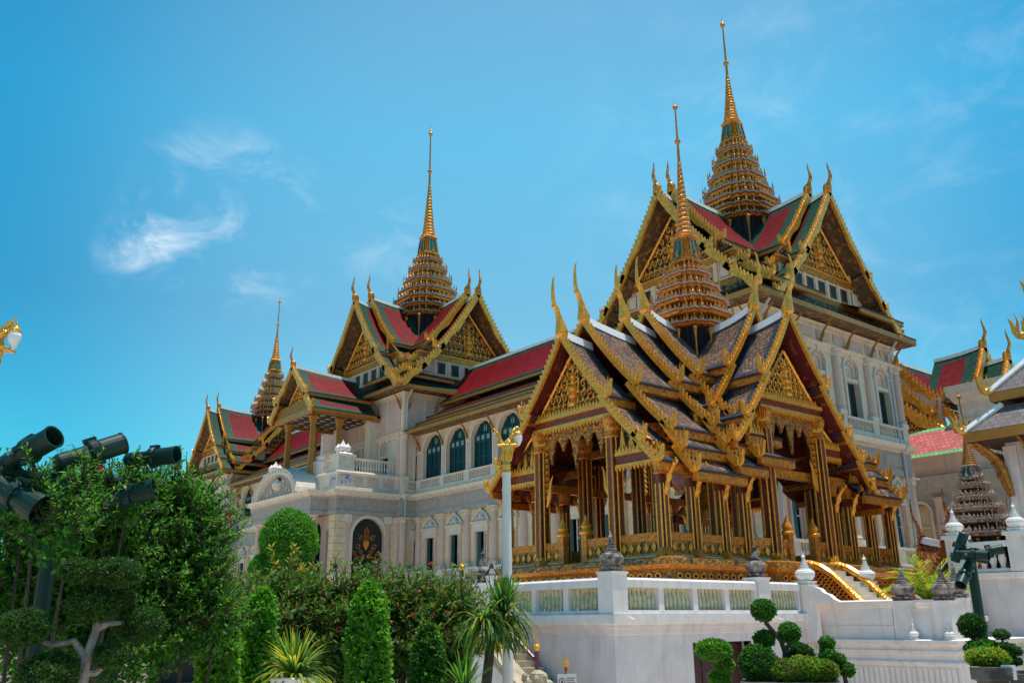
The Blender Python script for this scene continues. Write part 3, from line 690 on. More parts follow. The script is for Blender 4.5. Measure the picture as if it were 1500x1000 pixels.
# ---------------------------------------------------------------- portico of the palace
def rust(mb, x0, x1, y0, y1, za, zb, n, m='cream'):
    h = (zb-za)/n
    for k in range(n): mb.box(x0, x1, y0, y1, za+k*h+.025, za+(k+1)*h-.025, m)
    mb.box(x0+.05, x1-.05, y0+.05, y1-.05, za, zb, 'pink')
px0, px1, py0, py1 = -84.3, -69.0, 36.5, 42.7
pm = MB()
# side wall (+X) with the arched door, local x -> +Y
T = Tz(px1, py0, 0, PI/2); pm.T = T
facade(pm, py1-py0, 4.3, 10.45, [(1.62, 4.82, 4.6, 10.2, 1.6)], 'pink', .5)
arch_pts_ = None
pm.T = T @ Matrix.Translation((3.22, 0, 0)); arch_molding(pm, 3.2, 4.6, 10.2, 1.6, 'pale', .3, .1); pm.T = T
rust(pm, .0, .95, -.12, .3, 4.9, 10.4, 9); rust(pm, 5.35, 6.15, -.12, .3, 4.9, 10.4, 9)
for x in (1.12, 5.05):
    pm.box(x-.27, x+.27, -.2, .1, 4.9, 5.5, 'pale'); pm.box(x-.22, x+.22, -.14, .1, 5.5, 9.8, 'pink'); pm.box(x-.3, x+.3, -.24, .1, 9.8, 10.42, 'pale')
put('portico_wall', pm, palace)
pf = MB(); T2 = Tz(px0, py0); pf.T = T2; W = px1-px0
facade(pf, W, 4.3, 10.45, [(2.6, 4.6, 4.6, 10, 1), (6.65, 8.65, 4.6, 10, 1), (10.7, 12.7, 4.6, 10, 1), (13.6, 14.3, 5.5, 9.2, .35)], 'pink', .5)
rust(pf, W-.95, W-.02, -.12, .3, 4.9, 10.4, 9); rust(pf, 0, .95, -.12, .3, 4.9, 10.4, 9)
put('portico_wall', pf, palace)
db = MB(); db.T = T2; db.box(2, 15, .9, 1.0, 4.6, 10.3, 'doorgreen'); put('portico_interior', db, palace)
ps = MB(); ps.poly([(px0, py0, 4.3), (px0, py1, 4.3), (px0, py1, 10.5), (px0, py0, 10.5)], 'pink'); ps.box(px0-.6, px1+.6, py0-.6, py1, GZ, 4.5, 'grey'); put('plinth', ps, palace)
# door leaf with gilded emblem
dr = MB(); dr.T = T @ Matrix.Translation((3.22, 0, 0))
a = arch_pts(3.2, 10.2, 1.6); dr.poly([(-1.6, .4, 4.6), (1.6, .4, 4.6)]+[(x, .4, z) for x, z in reversed(a)], 'doorgreen')
dr.box(-.04, .04, .34, .39, 4.6, 8.2, 'black')
door = put('grille_door', dr, palace)
em = MB(); em.T = T @ Matrix.Translation((3.22, 0, 0))
for k, x in enumerate((-.2, -.07, .07, .2)): em.box(x-.025, x+.025, .33, .37, 8.1, 9.3+.2*(1 if k in (1, 2) else 0), 'gold')
em.prism([(-.28, .33, 8.3), (.28, .33, 8.3), (.24, .33, 7.9), (0, .33, 7.5), (-.24, .33, 7.9)], (0, .05, 0), 'goldbright')
for sg in (-1, 1):
    for (x, z, r) in ((.62, 8.55, .26), (.8, 7.75, .28), (.5, 7.3, .2), (1.15, 7.2, .22)): spiral(em, (sg*x, .34, z), r, .5, 1.1, 'gold', (sg, 0, 0), .05)
    em.tube(bez([(sg*.2, .34, 7.1), (sg*.7, .34, 6.6), (sg*.9, .34, 7.4), (sg*1.2, .34, 6.4)], 8), .05, 'gold', 5)
    em.tube(bez([(sg*.1, .34, 7.1), (sg*.25, .34, 6.6), (sg*.35, .34, 7.2)], 5), .045, 'gold', 5)
    for x in (.25, .5, .95): flame(em, (sg*x, .34, 6.8), .3, .13, (1, 0, 0), 'gold')
put('door_emblem', em, door)
# entablature, parapet and balcony rail
prj = [(px0, py1), (px0, py0), (-82.4, py0), (-82.4, 34.9), (-70.6, 34.9), (-70.6, py0), (px1, py0), (px1, py1+.2)]
en = MB()
en.sweep(prj, [(.1, 10.4), (.18, 10.42), (.18, 10.75), (.1, 10.8), (.1, 11.75), (.22, 11.8), (.3, 11.95)], 'grey')  # grey of this frieze carries the cornice shadow
en.sweep(prj, [(.3, 11.94), (.34, 12.05), (.6, 12.12), (.66, 12.3), (.72, 12.4), (.0, 12.5)], 'pale')
dn = en
for i in range(len(prj)-1):
    A, B = Vector(prj[i]), Vector(prj[i+1]); d = B-A; l = d.length; u = d/l; o = Vector((u.y, -u.x))
    for k in range(int(l/.36)):
        c = A+u*(.36*k+.18)+o*.38; dn.box(c.x-.08, c.x+.08, c.y-.08, c.y+.08, 11.98, 12.14, 'pale')
put('portico_entablature', en, palace)
pb = MB(); pb.box(px0, px1, py0, py1, 10.4, 10.6, 'soffit'); pb.box(px0+.2, px1-.2, py0+.1, py1+.5, 12.0, 14.05, 'pale'); pb.box(-82.2, -70.8, 35.0, 36.8, 10.5, 12.45, 'pale')
pp_ = [(px0+.1, py1), (px0+.1, py0), (px1-.1, py0), (px1-.1, py1+.1)]
pb.sweep(pp_, [(0, 12.45), (.22, 12.5), (.22, 12.75), (.08, 12.85), (.08, 13.8), (.2, 13.85), (.28, 14.0), (.2, 14.12), (-.4, 14.12)], 'pale')
for k in range(8): x = px0+1.2+k*1.85; pb.box(x, x+1.3, py0-.035, py0, 12.95, 13.7, 'pink')
for k in range(3): y = py0+1.3+k*1.6; pb.box(px1-.1+.075, px1+.01, y, y+1.15, 12.95, 13.7, 'pink')
put('parapet', pb, palace)
cpd = MB()
def pedestal(mb, x, y, r, z0, z1, fin):
    mb.box(x-r, x+r, y-r, y+r, z0, z1-.35, 'pale'); mb.box(x-r*1.14, x+r*1.14, y-r*1.14, y+r*1.14, z1-.35, z1-.15, 'pale'); mb.lathe(x, y, [(r*1.3, z1-.15), (r*.75, z1+.12), (r*.6, z1+.15)], 'white', 4, ph=PI/4)
for (x, y) in ((px1-.75, py0+.75), (px0+.75, py0+.75)):
    pd = MB(); pedestal(pd, x, y, .78, 12.5, 15.75, 1)
    pd.box(x-.55, x+.55, y-.84, y-.77, 13.0, 13.9, 'relief')
    pd.box(x+.77, x+.84, y-.5, y+.5, 13.0, 13.8, 'relief')
    o = put('parapet_pedestal', pd, palace)
    lf = MB()
    for (dx, dy) in ((-.3, -.3), (.3, -.3), (.3, .3), (-.3, .3)): lf.lathe(x+dx, y+dy, [(.1, 15.85), (.3, 16.05), (.3, 16.25), (.1, 16.5), (.02, 16.62)], 'white', 8)
    lf.lathe(x, y, [(.3, 15.85), (.36, 16.3), (.12, 16.75), (.02, 16.95)], 'white', 8)
    put('lotus_finial', lf, o)
for x in (-79.0, -73.9):
    pd = MB(); pedestal(pd, x, py0+.45, .5, 14.1, 15.55, 1); pd.lathe(x-.9 if x < -76 else x+.9, py0+.35, [(.42, 14.1), (.42, 15.3), (.5, 15.35), (.25, 15.6), (.3, 15.8), (.05, 16.25)], 'white', 4, ph=PI/4); put('parapet_pedestal', pd, palace)
for (x0, x1) in ((px0+1.6, -80.5), (-78.4, -74.5), (-72.4, px1-1.6)): put('balustrade', Bal(x1-x0, 1.28), palace, (x0, py0+.3, 14.1))
put('balustrade', Bal(py1-py0-1.7, 1.28), palace, (px1-.3, py0+1.55, 14.1), PI/2)
put('balustrade', Bal(py1-py0-1.7, 1.28), palace, (px0+.3, py0+1.55, 14.1), PI/2)
# arched pediment over the projecting centre, paired columns below
ap = MB(); A = arch_pts(8.6, 15.0, 2.5, 20, -76.5); B = arch_pts(7.4, 14.4, 1.9, 20, -76.5)
ap.loft([[(a[0], 34.1, a[1]), (a[0], 36.4, a[1]), (b[0], 36.4, b[1]), (b[0], 34.1, b[1])] for a, b in zip(A, B)], 'pale')
ap.prism([(b[0], 34.6, b[1]) for b in B], (0, .2, 0), 'grey'); ap.lathe(-76.5, 34.5, [(.01, 12.9), (.5, 13.2), (.6, 13.6), (.3, 14.0), (.01, 14.2)], 'pale', 10)
ap.prism([(-76.5+.45*math.cos(t*PI/6), 34.35, 13.6+.62*math.sin(t*PI/6)) for t in range(12)], (0, .2, 0), 'doorgreen')
for sg in (-1, 1):
    for (x, z, r) in ((.9, 13.2, .3), (1.6, 13.0, .25), (.8, 13.7, .22), (2.3, 12.8, .2)): spiral(ap, (-76.5+sg*x, 34.55, z), r, .3, 1.2, 'pale', (sg, 0, 0), .07)
for k in range(21): a = A[k]; b = B[k]; ap.box((a[0]+b[0])/2-.1, (a[0]+b[0])/2+.1, 34.0, 34.11, (a[1]+b[1])/2-.1, (a[1]+b[1])/2+.1, 'pale')
put('arched_pediment', ap, palace)
c2 = Col(5.5, .38)
for x in (-81.9, -80.9, -72.1, -71.1): put('column', c2, palace, (x, 35.4, 4.9))
# upper porch: gilded posts, coffered ceiling, two-tier roof
po = MB()
postm = MB(); postm.loft([redent(.4, 0, 0, 0), redent(.4, 0, 0, .3), redent(.28, 0, 0, .5), redent(.24, 0, 0, 5.0), redent(.42, 0, 0, 5.6), redent(.36, 0, 0, 5.8)], 'goldtrim'); pmm = postm.mesh('porch_post')
for x in (-79.0, -73.9): put('porch_post', pmm, palace, (x, 36.3, 14.1)); put('porch_post', pmm, palace, (x, 39.0, 14.1))
for k, x in enumerate((-79.6, -73.2)):
    w_ = MB(); w_.box(x-.45, x+.45, 41.6, 42.7, 14.1, 20.0, 'plaster'); w_.box(x-.55, x+.55, 41.5, 42.7, 19.2, 19.6, 'pale'); put('porch_pier', w_, palace)
cg = MB(); cg.box(-80.6, -72.4, 35.6, 42.6, 20.0, 20.25, 'darkwood')
for x in range(7):
    for y in range(6): cg.box(-80.1+x*1.12, -79.7+x*1.12, 36.1+y*1.12, 36.5+y*1.12, 19.95, 19.999, 'pale'); cg.box(-80.02+x*1.12, -79.78+x*1.12, 36.18+y*1.12, 36.42+y*1.12, 19.93, 19.948, 'goldtrim')
for x in (-80.6, -72.6): cg.box(x, x+.2, 35.5, 42.6, 19.7, 20.3, 'goldtrim')
cg.box(-80.6, -72.4, 35.4, 35.62, 19.7, 20.25, 'goldtrim'); cg.box(-80.3, -72.7, 35.45, 35.6, 20.3, 21.2, 'golddark')
put('porch_ceiling', cg, palace)
ty = MB(); ty.T = Tz(-76.5, YC, 0, -PI/2); tympanum(ty, 14.0, 24.0, 2.7, 21.3, 'goldmix', 'goldbright', True, .7); put('porch_gable', ty, palace)
roof_section(palace, Tz(-76.5, YC, 0, -PI/2), 8.3, 15.0, 15.0, [(0, 24.4, 3.3, 21.75), (2.9, 21.3, 4.4, 20.15)], 0, ('greentile', 'redtile', .8, .7), PAL, .5, cf=1.4, hh=.9, tooth=(.4, .2), bw=(.38, .14), th=.2)
# ---------------------------------------------------------------- the gilded pavilion
XP, YP = -22.66, 27.97
M['soffitred'] = mat('red_soffit', (.10, .008, .006), .5, var=.25, col2=(.20, .05, .015), c2scale=4, c2lo=.58, c2hi=.62)
M['greytile'] = mat('brown_scale_tile', (.17, .092, .06), .85, var=.28, scale=1.5, col2=(.30, .20, .155), c2scale=7, uvtile=(.17, .2, .1), spec=.1)
M['slate'] = mat('slate_border_tile', (.055, .065, .085), .7, var=.25, uvtile=(.17, .2, .08), spec=.15)
M['greyrim'] = mat('grey_white_rim', (.42, .38, .38), .45, var=.3, scale=9)
M['whiteridge'] = mat('white_ridge', (.78, .77, .78), .5, var=.06)
M['pavgold'] = mat('pavilion_gold', (.68, .225, .016), .36, .4, var=.3, scale=6, bump=.4, bscale=18, coat=.2, col2=(.16, .05, .012), c2scale=15, c2lo=.44, c2hi=.34)  # dark cells put the crevice shade of the carving into the colour
M['pavgoldb'] = mat('pavilion_bright_gold', (.88, .375, .036), .3, .42, var=.2, scale=7, bump=.25, bscale=14, coat=.2)
M['mosaic'] = mat('gold_glass_mosaic', (.44, .12, .012), .3, .4, var=.3, scale=9, bump=.4, bscale=20, col2=(.20, .03, .01), c2scale=16, c2lo=.2, c2hi=.32, c2type='vor', coat=.3)
M['redmosaic'] = mat('red_glass_mosaic', (.10, .022, .012), .35, .2, var=.35, scale=9, col2=(.45, .2, .04), c2scale=13, c2lo=.16, c2hi=.1, c2type='vor')
M['relgold'] = mat('gold_relief_panel', (.52, .20, .025), .4, .5, var=.35, scale=6, bump=1., bscale=11, col2=(.13, .10, .06), c2scale=9, c2lo=.5, c2hi=.6)
M['colour_mosaic'] = mat('green_glass_mosaic_band', (.05, .13, .09), .3, .2, var=.5, scale=14, col2=(.35, .18, .05), c2scale=15, c2lo=.48, c2hi=.55)
PV = dict(fascia='pavgold', soffit='soffitred', ridge='whiteridge', gold='pavgoldb', gold2='pavgoldb', cf='pavgoldb', golddk='pavgold')
PST = ('slate', 'greytile', .28, .26)
pav = thing('pavilion', 'open gilded pavilion with brown tiled roofs and a thin gold spire', 'pavilion', (XP, YP, 1.75))
FT = [(0, 11.0, 2.1, 8.75), (1.85, 8.4, 3.6, 7.05), (3.3, 6.85, 4.25, 6.3)]
FT2 = [(0, 10.95, 2.45, 8.65), (2.1, 8.3, 3.9, 6.9), (3.55, 6.7, 4.3, 6.2), (4.0, 5.85, 4.75, 5.4)]
RT = [(0, 11.0, 1.9, 8.75), (1.65, 8.4, 3.1, 7.05), (2.8, 6.8, 3.8, 6.15)]
RT2 = RT+[(3.6, 5.75, 4.3, 5.15), (4.15, 4.98, 5.1, 4.55)]
kw = dict(cf=1.22, hh=.6, wave=.0, tooth=(.21, .15), bigcf=True, bw=(.11, .06), th=.12, prongs=3)
for ang in (-PI/2, PI/2):
    T = Tz(XP, YP, 0, ang)
    for (x0, x1, dz, tt, b) in ((5.9, 7.28, 0, FT, True), (3.6, 6.15, .85, FT2, True), (2.4, 3.95, 1.35, FT2, True), (.8, 2.75, 1.95, FT2, True)):
        if ang > 0 and dz > 1: continue
        roof_section(pav, T, x0, x1, x1, [(t[0], t[1]+(0 if k == 0 or dz == 0 else -.25*dz), t[2], t[3]-(.25*dz if k else .2*dz)) for k, t in enumerate(tt)], dz, PST, PV, .45, **kw)
for ang in (0, PI):
    T = Tz(XP, YP, 0, ang)
    for (x0, x1, dz) in ((2.9, 4.62, 1.15), (.8, 3.15, 1.75)):
        roof_section(pav, T, x0, x1, x1, RT, dz, PST, PV, .45, tiers_r=RT2 if ang == 0 else None, **kw)
# base
bp = MB()
F = 1.74
plan = [(-4.35, -7.2), (4.35, -7.2), (4.35, -2.5), (4.75, -2.5), (4.75, 2.5), (4.35, 2.5), (4.35, 7.2), (-4.35, 7.2), (-4.35, 2.5), (-4.75, 2.5), (-4.75, -2.5), (-4.35, -2.5)]
plan = [(x+XP, y+YP) for x, y in plan]
bp.sweep(plan, [(.3, F), (.3, F+.16), (.12, F+.2), (.10, F+.25), (.10, F+.68), (.3, F+.72), (.34, F+.86), (.2, F+.94), (.2, F+1.24), (.32, F+1.3), (.4, F+1.42), (.36, F+1.6), (.1, F+1.66), (-.4, F+1.66)], 'mosaic', closed=True, ms=['pavgold', 'pavgold', 'pavgold', 'colour_mosaic', 'pavgold', 'pavgold', 'pavgold', 'relgold', 'pavgold', 'pavgold', 'relgold', 'pavgold', 'maroon'])
orn = bp
fl = MB(); fl.poly([(x, y, F+1.665) for x, y in plan], 'maroon')
for i in range(len(plan)):
    A, B = Vector(plan[i]), Vector(plan[(i+1) % len(plan)]); d = B-A; l = d.length; u = d/l; o = Vector((u.y, -u.x))
    for k in range(int(l/.17)):
        p = A+u*(.17*k+.085)+o*.34; orn.prism([(p.x-u.x*.08, p.y-u.y*.08, F+.72), (p.x+u.x*.08, p.y+u.y*.08, F+.72), (p.x, p.y, F+.56)], (-o.x*.05, -o.y*.05, 0), 'pavgold')
        q = A+u*(.17*k+.085)+o*.10
        if k % 2: orn.lathe(q.x, q.y, [(.04, F+.25), (.06, F+.4), (.03, F+.5), (.06, F+.62), (.05, F+.68)], 'pavgold', 5)
    for k in range(int(l/.36)):
        p = A+u*(.36*k+.2)+o*.205
        ring = [(p.x+u.x*.13*math.cos(t*PI/4), p.y+u.y*.13*math.cos(t*PI/4), F+1.09+.1*math.sin(t*PI/4)) for t in range(8)]; orn.prism(ring, (o.x*.04, o.y*.04, 0), 'pavgoldb')
        ring = [(p.x+o.x*.042+u.x*.06*math.cos(t*PI/4), p.y+o.y*.042+u.y*.06*math.cos(t*PI/4), F+1.09+.05*math.sin(t*PI/4)) for t in range(8)]; orn.prism(ring, (o.x*.02, o.y*.02, 0), 'redtile')
base = put('base', bp, pav); put('floor', fl, base)
st = MB(); st.box(XP-1.45, XP+.55, YP-8.1, YP-7.42, F, F+.78, 'pale'); put('marble_step', st, pav)
# columns
def pcol(h, r=.24):
    c = MB(); zf = F+1.66
    q = 1. if h > 3.5 else .6
    def ring(rr, z): return redent(rr, 0, 0, z, (.5, .72, .8), (1, .88, .8))
    R0 = [ring(r*1.35, 0), ring(r*1.35, .12), ring(r*1.15, .22), ring(r, .3), ring(r*.97, h-.75*q), ring(r*1.15, h-.7*q), ring(r*1.08, h-.62*q), ring(r*1.02, h-.5*q), ring(r*1.3, h-.12*q), ring(r*1.3, h)]
    n = len(R0[0]); ids = [c.add(q) for q in R0]
    for a in range(len(R0)-1):
        for k in range(n):
            b = (k+1) % n; mid = (Vector(R0[a][k])+Vector(R0[a][b]))/2; e = (Vector(R0[a][k])-Vector(R0[a][b])).length
            shaft = a == 3
            mm = ('mosaic' if e > r*.45 or k % 11 in (0, 10) else 'redmosaic') if shaft else 'pavgold'
            c.face((ids[a]+k, ids[a]+b, ids[a+1]+b, ids[a+1]+k), mm)
    if True:
        for sx in (-1, 1):
            for sy in (-1, 1):
                for (u, v) in ((.98, .5), (.5, .98)):
                    c.tube([(sx*r*u, sy*r*v, .3), (sx*r*u*.97, sy*r*v*.97, h-.75)], .028, 'pavgoldb', 4)
    for k in range(12 if h > 3.5 else 0):
        a = 2*PI*k/12; flame(c, (r*1.05*math.cos(a), r*1.05*math.sin(a), h-.5), .36, .16, (-math.sin(a), math.cos(a), 0), 'pavgoldb', .05)
        flame(c, (r*1.12*math.cos(a), r*1.12*math.sin(a), .14), .2, .14, (-math.sin(a), math.cos(a), 0), 'pavgoldb', .05)
    return c.mesh('column')
H1, H2, H3 = 4.75, 3.0, 5.3
cA, cB, cC = pcol(H1), pcol(H2, .18), pcol(H3)
CF = F+1.66
colsA = [(sx*1.85, sy*6.75) for sx in (-1, 1) for sy in (-1, 1)]+[(sx*1.85, sy*4.6) for sx in (-1, 1) for sy in (-1, 1)]
colsC = [(sx*4.2, sy*1.65) for sx in (-1, 1) for sy in (-1, 1)]+[(sx*1.9, sy*1.65) for sx in (-1, 1) for sy in (-1, 1)]
colsB = [(sx*x, sy*y) for sx in (-1, 1) for sy in (-1, 1) for x, y in ((3.85, 6.75), (3.85, 5.3), (3.85, 3.85), (3.9, 2.7))]
for L_, m_ in ((colsA, cA), (colsC, cC), (colsB, cB)):
    for x, y in L_: put('column', m_, pav, (XP+x, YP+y, CF))
# railings, beams, lace and small gables on each open face
def rail(x0, y0, x1, y1, h=.78):
    a, b = Vector((x0+XP, y0+YP)), Vector((x1+XP, y1+YP)); d = b-a; l = d.length; an = math.atan2(d.y, d.x)
    m = MB(); m.box(0, l, -.06, .06, 0, h-.14, 'relgold'); m.box(0, l, -.1, .1, h-.15, h, 'pavgold'); m.box(0, l, -.1, .1, 0, .09, 'pale')
    m.box(0, l, -.085, .085, .09, .15, 'pavgold'); m.box(0, l, -.085, .085, h-.24, h-.15, 'pavgold')
    n = max(1, int(l/.32))
    for k in range(n):
        x = (k+.5)*l/n
        for sg in (-1, 1): m.prism([(x-.1, sg*.07, h*.42), (x, sg*.07, h*.24), (x+.1, sg*.07, h*.42), (x, sg*.07, h*.62)], (0, sg*.03, 0), 'pavgoldb')
    put('railing', m, pav, (a.x, a.y, CF), an)
def newel(x, y):
    m = MB(); m.box(-.13, .13, -.13, .13, 0, .95, 'pavgold'); m.loft([redent(.2, 0, 0, .95), redent(.22, 0, 0, 1.02), redent(.12, 0, 0, 1.15), redent(.17, 0, 0, 1.22), redent(.08, 0, 0, 1.4), redent(.01, 0, 0, 1.62)], 'pavgoldb'); put('newel', m, pav, (XP+x, YP+y, CF))
for s in (-1, 1):
    if s < 0:
        rail(-3.65, -6.75, -2.05, -6.75); rail(-1.65, -6.75, -.85, -6.75); rail(.45, -6.75, 1.65, -6.75); rail(2.05, -6.75, 3.65, -6.75); newel(-.78, -6.75); newel(.38, -6.75)
    else: rail(-3.65, 6.75, 3.65, 6.75)
    for a, b in ((-6.6, -5.45), (-5.15, -4.0), (-3.7, -2.85), (2.85, 3.7), (4.0, 5.15), (5.45, 6.6)): rail(s*3.85, a, s*3.85, b)
    rail(s*3.95, -2.55, s*4.2, -1.85); rail(s*3.95, 2.55, s*4.2, 1.85); rail(s*4.2, -1.45, s*4.2, -.85); rail(s*4.2, .85, s*4.2, 1.45); newel(s*4.2, -.78); newel(s*4.2, .78)
def face(ang, D, hw, zb, side):
    """gable end: beam, hanging lace, tympanum, side beams with half gables. local x outward"""
    T = Tz(XP, YP, 0, ang)
    b = MB(); b.T = T
    b.box(D-.2, D+.2, -hw-.25, hw+.25, zb, zb+.12, 'pavgoldb'); b.box(D-.14, D+.14, -hw-.2, hw+.2, zb+.12, zb+.36, 'mosaic'); b.box(D-.2, D+.22, -hw-.28, hw+.28, zb+.36, zb+.5, 'pavgoldb')
    n = int(2*hw/.16)
    for k in range(n):
        y = -hw+(k+.5)*2*hw/n; flame(b, (D+.16, y, zb+.5), .2, .13, (0, 1, 0), 'pavgoldb', .05); b.prism([(D+.16, y-.07, zb), (D+.16, y+.07, zb), (D+.16, y, zb-.15)], (.05, 0, 0), 'pavgoldb')
    for s in (-1, 1):
        y0, y1 = sorted((s*hw, s*side[0])); z = side[1]
        b.box(D-.12, D+.14, y0, y1, z, z+.34, 'mosaic'); b.box(D-.16, D+.18, y0, y1, z+.34, z+.46, 'pavgoldb'); b.box(D-.16, D+.18, y0, y1, z-.04, z+.05, 'pavgoldb')
        n2 = max(2, int((y1-y0)/.16))
        for k in range(n2):
            y = y0+(k+.5)*(y1-y0)/n2; flame(b, (D+.14, y, z+.46), .18, .12, (0, 1, 0), 'pavgoldb', .05); b.prism([(D+.14, y-.06, z-.04), (D+.14, y+.06, z-.04), (D+.14, y, z-.18)], (.05, 0, 0), 'pavgoldb')
    put('beam', b, pav)
    t = MB(); t.T = T
    tympanum(t, D, zb+.5+hw*1.17, hw, zb+.5, 'goldmix', 'pavgoldb', True, .62)
    for s in (-1, 1):
        z = side[1]+.46; y1 = s*(hw+.2); y2 = s*side[0]*.97; h = abs(y2-y1)*.8
        t.prism([(D-.06, y1, z), (D-.06, y2, z), (D-.06, y1, z+h)], (.06, 0, 0), 'goldmix'); t.tube([(D+.04, y2, z), (D+.04, y1, z+h)], .05, 'pavgoldb', 4)
        for k in range(3): flame(t, (D+.03, y1+(y2-y1)*(.15+.22*k), z), h*(.7-.2*k), .2, (0, 1, 0), 'pavgoldb', .08)
    put('gable', t, pav)
    l = MB(); l.T = T
    nn = 5; pts = []
    W_ = hw-.25; drops = (.85, .45, 1.15, .45, .85) if hw > 1.7 else (.7, .4, 1.1, .4, .7)
    for k in range(nn*8+1):
        f = k/8.; j = min(nn-1, int(f)); fr = f-j
        pts.append((-W_+2*W_*k/(nn*8), zb-.12-.25-(drops[j])*max(0, 1-abs(fr-.5)*2.2)**1.5))
    full = [(-W_, zb-.1)]+pts+[(W_, zb-.1)]
    for k in range(len(pts)-1):
        a_, c_ = pts[k], pts[k+1]; l.prism([(D-.05, a_[0], zb-.08), (D-.05, c_[0], zb-.08), (D-.05, c_[0], c_[1]), (D-.05, a_[0], a_[1])], (.09, 0, 0), 'relgold')
    for s in (-1, 1):
        for k in range(9): l.prism([(D-.04, s*(W_+.02), zb-.5-k*.22), (D-.04, s*(W_-.14), zb-.55-k*.22), (D-.04, s*(W_+.02), zb-.7-k*.22)], (.08, 0, 0), 'pavgoldb')
        l.tube(bez([(D, s*W_, zb-2.7), (D, s*(W_-.25), zb-2.3), (D, s*(W_-.1), zb-1.9), (D, s*(W_-.35), zb-1.6)], 6), [.03, .08, .1, .08, .06, .04, .01], 'pavgoldb', 5)
    put('lace', l, pav)
for ang in (-PI/2, PI/2): face(ang, 6.75, 1.85, CF+H1, (3.95, CF+H2))
for ang in (0, PI): face(ang, 4.2, 1.65, CF+H3, (2.9, CF+H2+.9))
eb = MB()
for s in (-1, 1):
    eb.box(XP+s*3.85-.12, XP+s*3.85+.12, YP-6.9, YP+6.9, CF+H2, CF+H2+.3, 'pavgold')
    eb.box(XP+s*1.85-.1, XP+s*1.85+.1, YP-6.7, YP+6.7, CF+H1, CF+H1+.3, 'maroon')
eb.box(XP-4.2, XP+4.2, YP-6.5, YP+6.5, CF+H2+.3, CF+H2+.4, 'soffitred') if False else None
eb.box(XP-2.0, XP+2.0, YP-6.6, YP+6.6, CF+H1+.3, CF+H1+.4, 'soffitred')
put('eave_beam', eb, pav)
bk = MB(); s_ = .75
bk.tube(bez([(0, -.1, 0), (0, -.35, .3), (0, -.15, .65), (0, -.75, 1.05)], 7), [.04, .08, .1, .08, .07, .06, .05, .02], 'pavgoldb', 5); bk.tube(bez([(0, -.2, .45), (0, -.5, .45), (0, -.42, .8)], 4), [.05, .06, .05, .03, .01], 'pavgoldb', 5)
for k in range(4): flame(bk, (0, -.3-.12*k, .55+.13*k), .22, .1, (0, 1, 0), 'pavgoldb')
bkm = bk.mesh('eave_bracket')
for s in (-1, 1):
    for y in (6.75, 5.3, 3.85, 2.7, -2.7, -3.85, -5.3, -6.75): put('eave_bracket', bkm, pav, (XP+s*3.85, YP+y, CF+H2-1.15), PI/2 if s > 0 else -PI/2)
ic = MB()
for sx in (-1, 1):
    for y in (-3, 0, 3): ic.box(XP+sx*1.0-.05, XP+sx*1.0+.05, YP+y-1.4, YP+y+1.4, CF+H1-.1, CF+H1+.3, 'maroon')
ic.box(XP-.5, XP+.5, YP-.5, YP+.5, CF, CF+.5, 'redmosaic'); ic.box(XP-.35, XP+.35, YP-.35, YP+.35, CF+.5, CF+.9, 'pavgold'); ic.loft([redent(.5, XP, YP, CF+2.2), redent(.3, XP, YP, CF+2.5), redent(.05, XP, YP, CF+3.2)], 'pavgold')
for sx in (-1, 1):
    for sy in (-1, 1): ic.tube([(XP+sx*.4, YP+sy*.4, CF+.5), (XP+sx*.4, YP+sy*.4, CF+2.2)], .05, 'pavgold', 5)
put('throne', ic, pav)
GLD = ('greyrim', 'black', 'pavgold', 'mosaic')
spire(pav, XP, YP, [(12.95, 1.48), (13.45, 1.58), (14.05, 1.42), (14.7, 1.16), (15.35, .88)], 16.0, .5, 17.25, .36, 21.9, 23.97, PV, GLD, (11.4, 1.45), .55)
# ---------------------------------------------------------------- white terrace carrying the pavilion
M['celadon'] = mat('celadon_ceramic', (.50, .47, .30), .4, var=.25, scale=9, coat=.2)
M['weathered'] = mat('weathered_stone', (.30, .25, .23), .85, var=.4, scale=6, bump=.3, bscale=-25, col2=(.09, .06, .055), c2scale=5, c2lo=.45, c2hi=.6)
M['beigestone'] = mat('beige_stone', (.46, .38, .26), .85, var=.2, scale=4, stain=.4)
M['shadewhite'] = mat('shade_toned_white', (.74, .635, .63), .75, var=.07, stain=.42, bump=.1, bscale=-20)  # white of the walls with its shade tone put into the colour
M['maroonbright'] = mat('maroon_enamel', (.17, .012, .03), .3, var=.1, coat=.3)
M['lighttile'] = mat('light_green_tile', (.22, .52, .20), .45, var=.1, uvtile=(.25, .28, .08)); M['salmontile'] = mat('salmon_tile', (.70, .16, .14), .45, var=.08, uvtile=(.25, .28, .08))
XT, YT = -16.93, 17.0
ter = thing('terrace', 'white balustraded terrace below the gilded pavilion, with a maroon door in its side', 'terrace', (-19, 22, GZ))
tw = MB()
WP = [(0, GZ), (0, 1.22), (.04, 1.24), (.06, 1.38), (.1, 1.4), (.1, 1.47), (.2, 1.5), (.2, 1.73), (-.4, 1.735)]
WM = ['shadewhite', 'shadewhite', 'shadewhite', 'shadewhite', 'shadewhite', 'white', 'white', 'whitecap']
tw.sweep([(-40, 43), (-40, YT), (XT, YT), (XT, 20.0)], WP, 'white', ms=WM); tw.sweep([(XT, 22.6), (XT, 35.5), (-28, 35.5)], WP, 'white', ms=WM)
tw.sweep([(XT, 20.0), (XT, 22.6)], [(0, .98)]+WP[1:], 'white', ms=WM)
tw.box(XT-.5, XT-.02, 19.9, 20.0, GZ, 1.0, 'shadewhite'); tw.box(XT-.5, XT-.02, 22.6, 22.7, GZ, 1.0, 'shadewhite')
put('wall', tw, ter)
tf = MB(); tf.box(-39.9, XT-.3, YT+.3, 35.3, 1.5, 1.735, 'pale'); put('floor', tf, ter)
